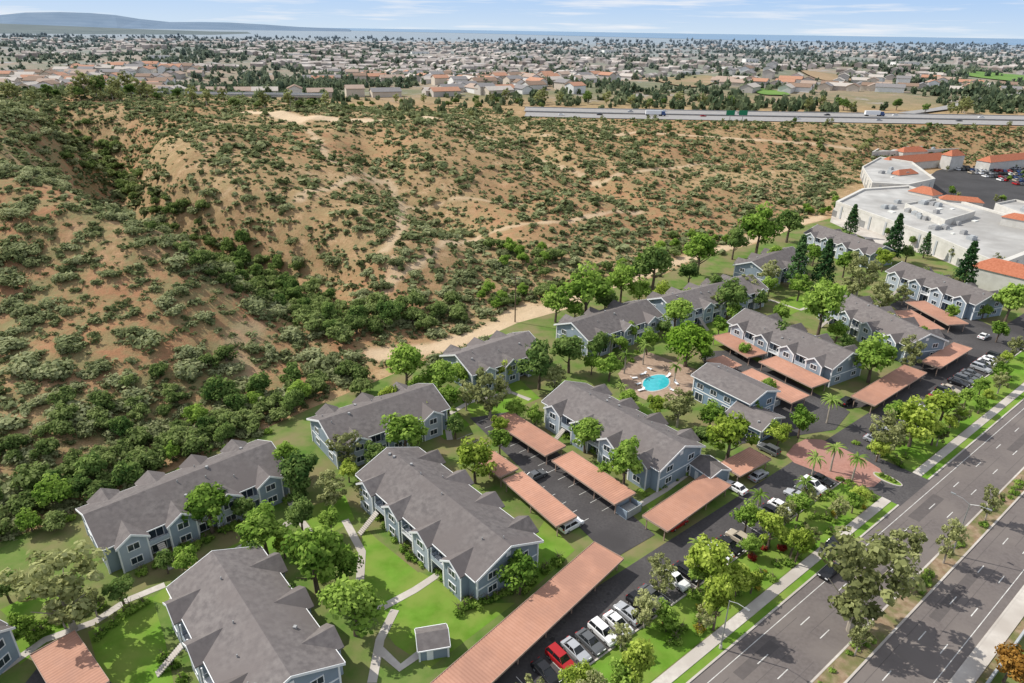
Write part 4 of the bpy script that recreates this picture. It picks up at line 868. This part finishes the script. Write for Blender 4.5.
pr_near=[shrubproto(20+i,7,8,.23) for i in range(8)];pr_far=[shrubproto(40+i,4,6,.34) for i in range(8)]
tv=rng.normal(0,.22,len(x))+.15*(cl-.5)-.18*(np.abs(px-rv)<32)
zsv=rng.uniform(.6,.95,len(x))
for msk,prs in((zc[rest]<200,pr_near),(zc[rest]>=200,pr_far)):
    r_=rest[msk];o=link('chaparral_scrub',scatter('chaparral_scrub',prs,x[r_],y[r_],z[r_],rad[r_],tv[r_],M['shrub'],None,zsv[r_]));o['kind']='stuff'
# ---------------- suburb
wallm=[surf('house_wall_'+str(i),c,tuple(v*1.08 for v in c),.3,.9) for i,c in enumerate([(.62,.60,.56),(.55,.48,.40),(.70,.69,.67),(.48,.44,.40)])]
roofm=[surf('house_roof_'+str(i),c,tuple(v*1.2 for v in c),.6,.9) for i,c in enumerate([(.22,.15,.11),(.33,.25,.20),(.20,.19,.19),(.38,.20,.13),(.42,.38,.34)])]
rn=['brown','tan','grey','terracotta','pale']
HW=[];HR=[]
for L,W,h,rz in((19,12,4.8,2.8),(23,13,4.8,3),(17,13,7.5,2.8),(28,14,5,3)):
    HW.append(MB().ext([(-W/2,-3),(W/2,-3),(W/2,h),(0,h+rz-.15),(-W/2,h)],-L/2,L/2).mesh('wall',wallm[0]))
    b=MB()
    for sg in(-1,1): b.ext([(0,h+rz),(sg*(W/2+.7),h-.3),(sg*(W/2+.7),h-.05),(0,h+rz+.25)],-L/2-.6,L/2+.6)
    HR.append(b.mesh('roof',roofm[0]))
def infield(px_,py_): return any(abs(px_-f[1])<f[3]*.9 and abs(py_-f[2])<f[4]*.9 for f in FIELDS)
cand=[]
for tries in range(10000):
    px_=random.uniform(0,1024);py_=30+9*(px_/1024)+ (abs(random.gauss(0,1))*28+9)
    if py_>97 or infield(px_,py_): continue
    w=1.0 if 100<px_<540 else (.35 if px_<640 else .28)
    if random.random()>w: continue
    q=P(px_,py_,20)
    if q[1]<680 or vnoise(np.array(q[0]/190),np.array(q[1]/260),4)<.34: continue
    if abs(q[1]-np.interp(q[0],FX,FY))<80: continue
    cand.append((q[0],q[1]))
cand=sorted(cand,key=lambda p:p[1]);acc=[];cells={}
for p in cand:
    g_=27 if p[1]<1500 else 42
    key=(int(p[0]//g_),int(p[1]//g_),g_)
    if key in cells: continue
    cells[key]=1;acc.append((p[0],p[1]))
restH=MB()
for i,(hx,hy) in enumerate(acc):
    hz=float(height(hx,hy));ang=(.5*math.sin(hx/300)+.6)+ (math.pi/2 if random.random()<.4 else 0)
    if i<300:
        a=random.randrange(4);rm=random.randrange(5)
        e=thing('suburban_house',f'small pale house with a {rn[rm]} gable roof in the suburb beyond the hill','house',(hx,hy,hz),ang,f'suburban houses with {rn[rm]} roofs');k=i%4
        link('wall',HW[k],e,mat=wallm[a]);link('roof',HR[k],e,mat=roofm[rm])
    elif i<2200:
        c,s_=math.cos(ang),math.sin(ang);L,W,h=random.uniform(12,24),random.uniform(8,13),random.uniform(3.5,6)
        T=lambda p:(hx+p[0]*c-p[1]*s_,hy+p[0]*s_+p[1]*c,hz+p[2])
        restH.add([T(p) for p in[(-L/2,-W/2,-2),(L/2,-W/2,-2),(L/2,W/2,-2),(-L/2,W/2,-2),(-L/2,-W/2,h),(L/2,-W/2,h),(L/2,W/2,h),(-L/2,W/2,h),(-L/2,0,h+2.3),(L/2,0,h+2.3)]],[(0,1,5,4),(1,2,6,9,5),(2,3,7,6),(3,0,4,8,7),(4,5,9,8),(7,8,9,6)])
if restH.v:
    M['farhouse']=surf('far_houses',(.24,.20,.175),(.52,.48,.45),.05,.9,world=True)
    o=restH.build('far_suburb_houses',M['farhouse']);o['kind']='stuff'
for px_,py_,L,W,h,l in((750,62,34,16,14,'white tall block standing among trees in the far right suburb'),(522,66,34,18,10,'long white hall in the middle of the far suburb'),(690,75,38,16,8,'pale school block on the brown slope beyond the freeway'),(905,66,60,25,8,'wide white warehouse in the far right distance'),(20,99,22,14,7,'grey flat building at the left edge of the mesa'),(610,52,50,22,9,'broad pale building in the far distance right of centre'),(830,58,44,20,8,'pale long building among far trees, left of the wide warehouse'),(975,58,55,24,9,'pale broad building at the far right near the sea'),(300,62,40,18,9,'long pale building in the left part of the far suburb'),(420,54,46,20,9,'long pale building in the distance left of centre'),(160,60,36,16,8,'pale long building in the suburb behind the skyline trees'),(735,72,44,18,8,'pale flat roofed school wing beside the tall white block')):
    q=P(px_,py_,20);e=thing('distant_building',l,'building',(q[0],q[1],float(height(q[0],q[1]))-1),.3);MB().box(-L/2,L/2,-W/2,W/2,0,h).build('wall',wallm[2],e);MB().box(-L/2-.3,L/2+.3,-W/2-.3,W/2+.3,h,h+.5).build('roof',M['whiteroof'],e)
    for k in range(4): MB().box(-L*.4+k*L*.25,-L*.4+k*L*.25+2.2,-W/2-.06,-W/2+.05,h*.5,h*.75).build('window',M['glass'],e)
fx=[];fy_=[];fr=[]
for k in range(16000):
    px_=random.uniform(-30,1054);py_=34+9*(px_/1024)+abs(random.gauss(0,1))*38+1
    if py_>114 or (infield(px_,py_) and random.random()<.85): continue
    q=P(px_,py_,20)
    if q[1]<560 : continue
    if abs(q[1]-np.interp(q[0],FX,FY))<38 and q[0]>fpts[0][0]-20: continue
    vn=float(.65*vnoise(np.array(q[0]/120),np.array(q[1]/150),8)+.35*vnoise(np.array(q[0]/40),np.array(q[1]/50),18))
    if vn<random.uniform(.30,.62): continue
    fx.append(q[0]);fy_.append(q[1]);fr.append(random.uniform(2.0,5.8)*(.6+1.0*vn)*(1+min(2.0,max(0,(q[1]-1500)/3000))))
fx=np.array(fx);fy_=np.array(fy_);fr=np.array(fr);fz=height(fx,fy_)
pf=[shrubproto(60+i,5,7,.32) for i in range(6)]
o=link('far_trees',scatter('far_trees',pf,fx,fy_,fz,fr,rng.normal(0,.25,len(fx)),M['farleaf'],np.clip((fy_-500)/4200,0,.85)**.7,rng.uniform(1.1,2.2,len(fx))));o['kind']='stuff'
# ---------------- light, world, camera
E=R(45);az=np.array([-.93,.36]);az/=np.linalg.norm(az);S=Vector((az[0]*math.cos(E),az[1]*math.cos(E),math.sin(E)))
sl=bpy.data.lights.new('sun','SUN');sl.energy=5.0;sl.angle=R(.5);sl.color=(1,.955,.87);so=bpy.data.objects.new('sun',sl);C.objects.link(so);so.rotation_euler=S.to_track_quat('Z','Y').to_euler()
w=bpy.data.worlds.new('World');scene.world=w;w.use_nodes=True;nt=w.node_tree;nt.nodes.clear()
sk=nt.nodes.new('ShaderNodeTexSky');sk.sky_type='NISHITA';sk.sun_disc=False;sk.sun_elevation=E;sk.sun_rotation=math.atan2(S.x,S.y);sk.air_density=1.0;sk.dust_density=.4;sk.ozone_density=1.2
tc=nt.nodes.new('ShaderNodeTexCoord');sx=nt.nodes.new('ShaderNodeSeparateXYZ');nt.links.new(tc.outputs['Generated'],sx.inputs[0])
hz_=nt.nodes.new('ShaderNodeMapRange');hz_.inputs['From Min'].default_value=.0;hz_.inputs['From Max'].default_value=.30;hz_.inputs['To Min'].default_value=.9;hz_.inputs['To Max'].default_value=0;nt.links.new(sx.outputs[2],hz_.inputs['Value'])
h2=nt.nodes.new('ShaderNodeMapRange');h2.inputs['From Min'].default_value=.0;h2.inputs['From Max'].default_value=.05;nt.links.new(sx.outputs[2],h2.inputs['Value'])
hc=mix(nt,h2.outputs[0],(4.0,5.0,6.1),(1.8,3.5,6.3))
up=mix(nt,.6,sk.outputs[0],(5.6,5.7,6.0))
base=mix(nt,hz_.outputs[0],up,hc)
mp=nt.nodes.new('ShaderNodeMapping');mp.inputs['Scale'].default_value=(4,4,75);nt.links.new(tc.outputs['Generated'],mp.inputs[0])
cn=noise(nt,mp.outputs[0],1.3,6,.6);cf=sharp(nt,cn,.50,.67)
colr=mix(nt,math_(nt,'MULTIPLY',cf,.8),base,(6.0,6.1,6.3))
bg=nt.nodes.new('ShaderNodeBackground');bg.inputs[1].default_value=.15;nt.links.new(colr,bg.inputs[0]);ow=nt.nodes.new('ShaderNodeOutputWorld');nt.links.new(bg.outputs[0],ow.inputs[0])
cd=bpy.data.cameras.new('camera');cd.sensor_width=36;cd.lens=36*F/1024;cd.clip_end=200000;cd.clip_start=1;co=bpy.data.objects.new('camera',cd);C.objects.link(co)
Mx=Matrix.Identity(4)
for i,v in enumerate((CR,CU,-fw)):
    for r in range(3): Mx[r][i]=v[r]
Mx[2][3]=CH;co.matrix_world=Mx;scene.camera=co
scene.view_settings.view_transform='Standard';scene.view_settings.look='None';scene.view_settings.exposure=0
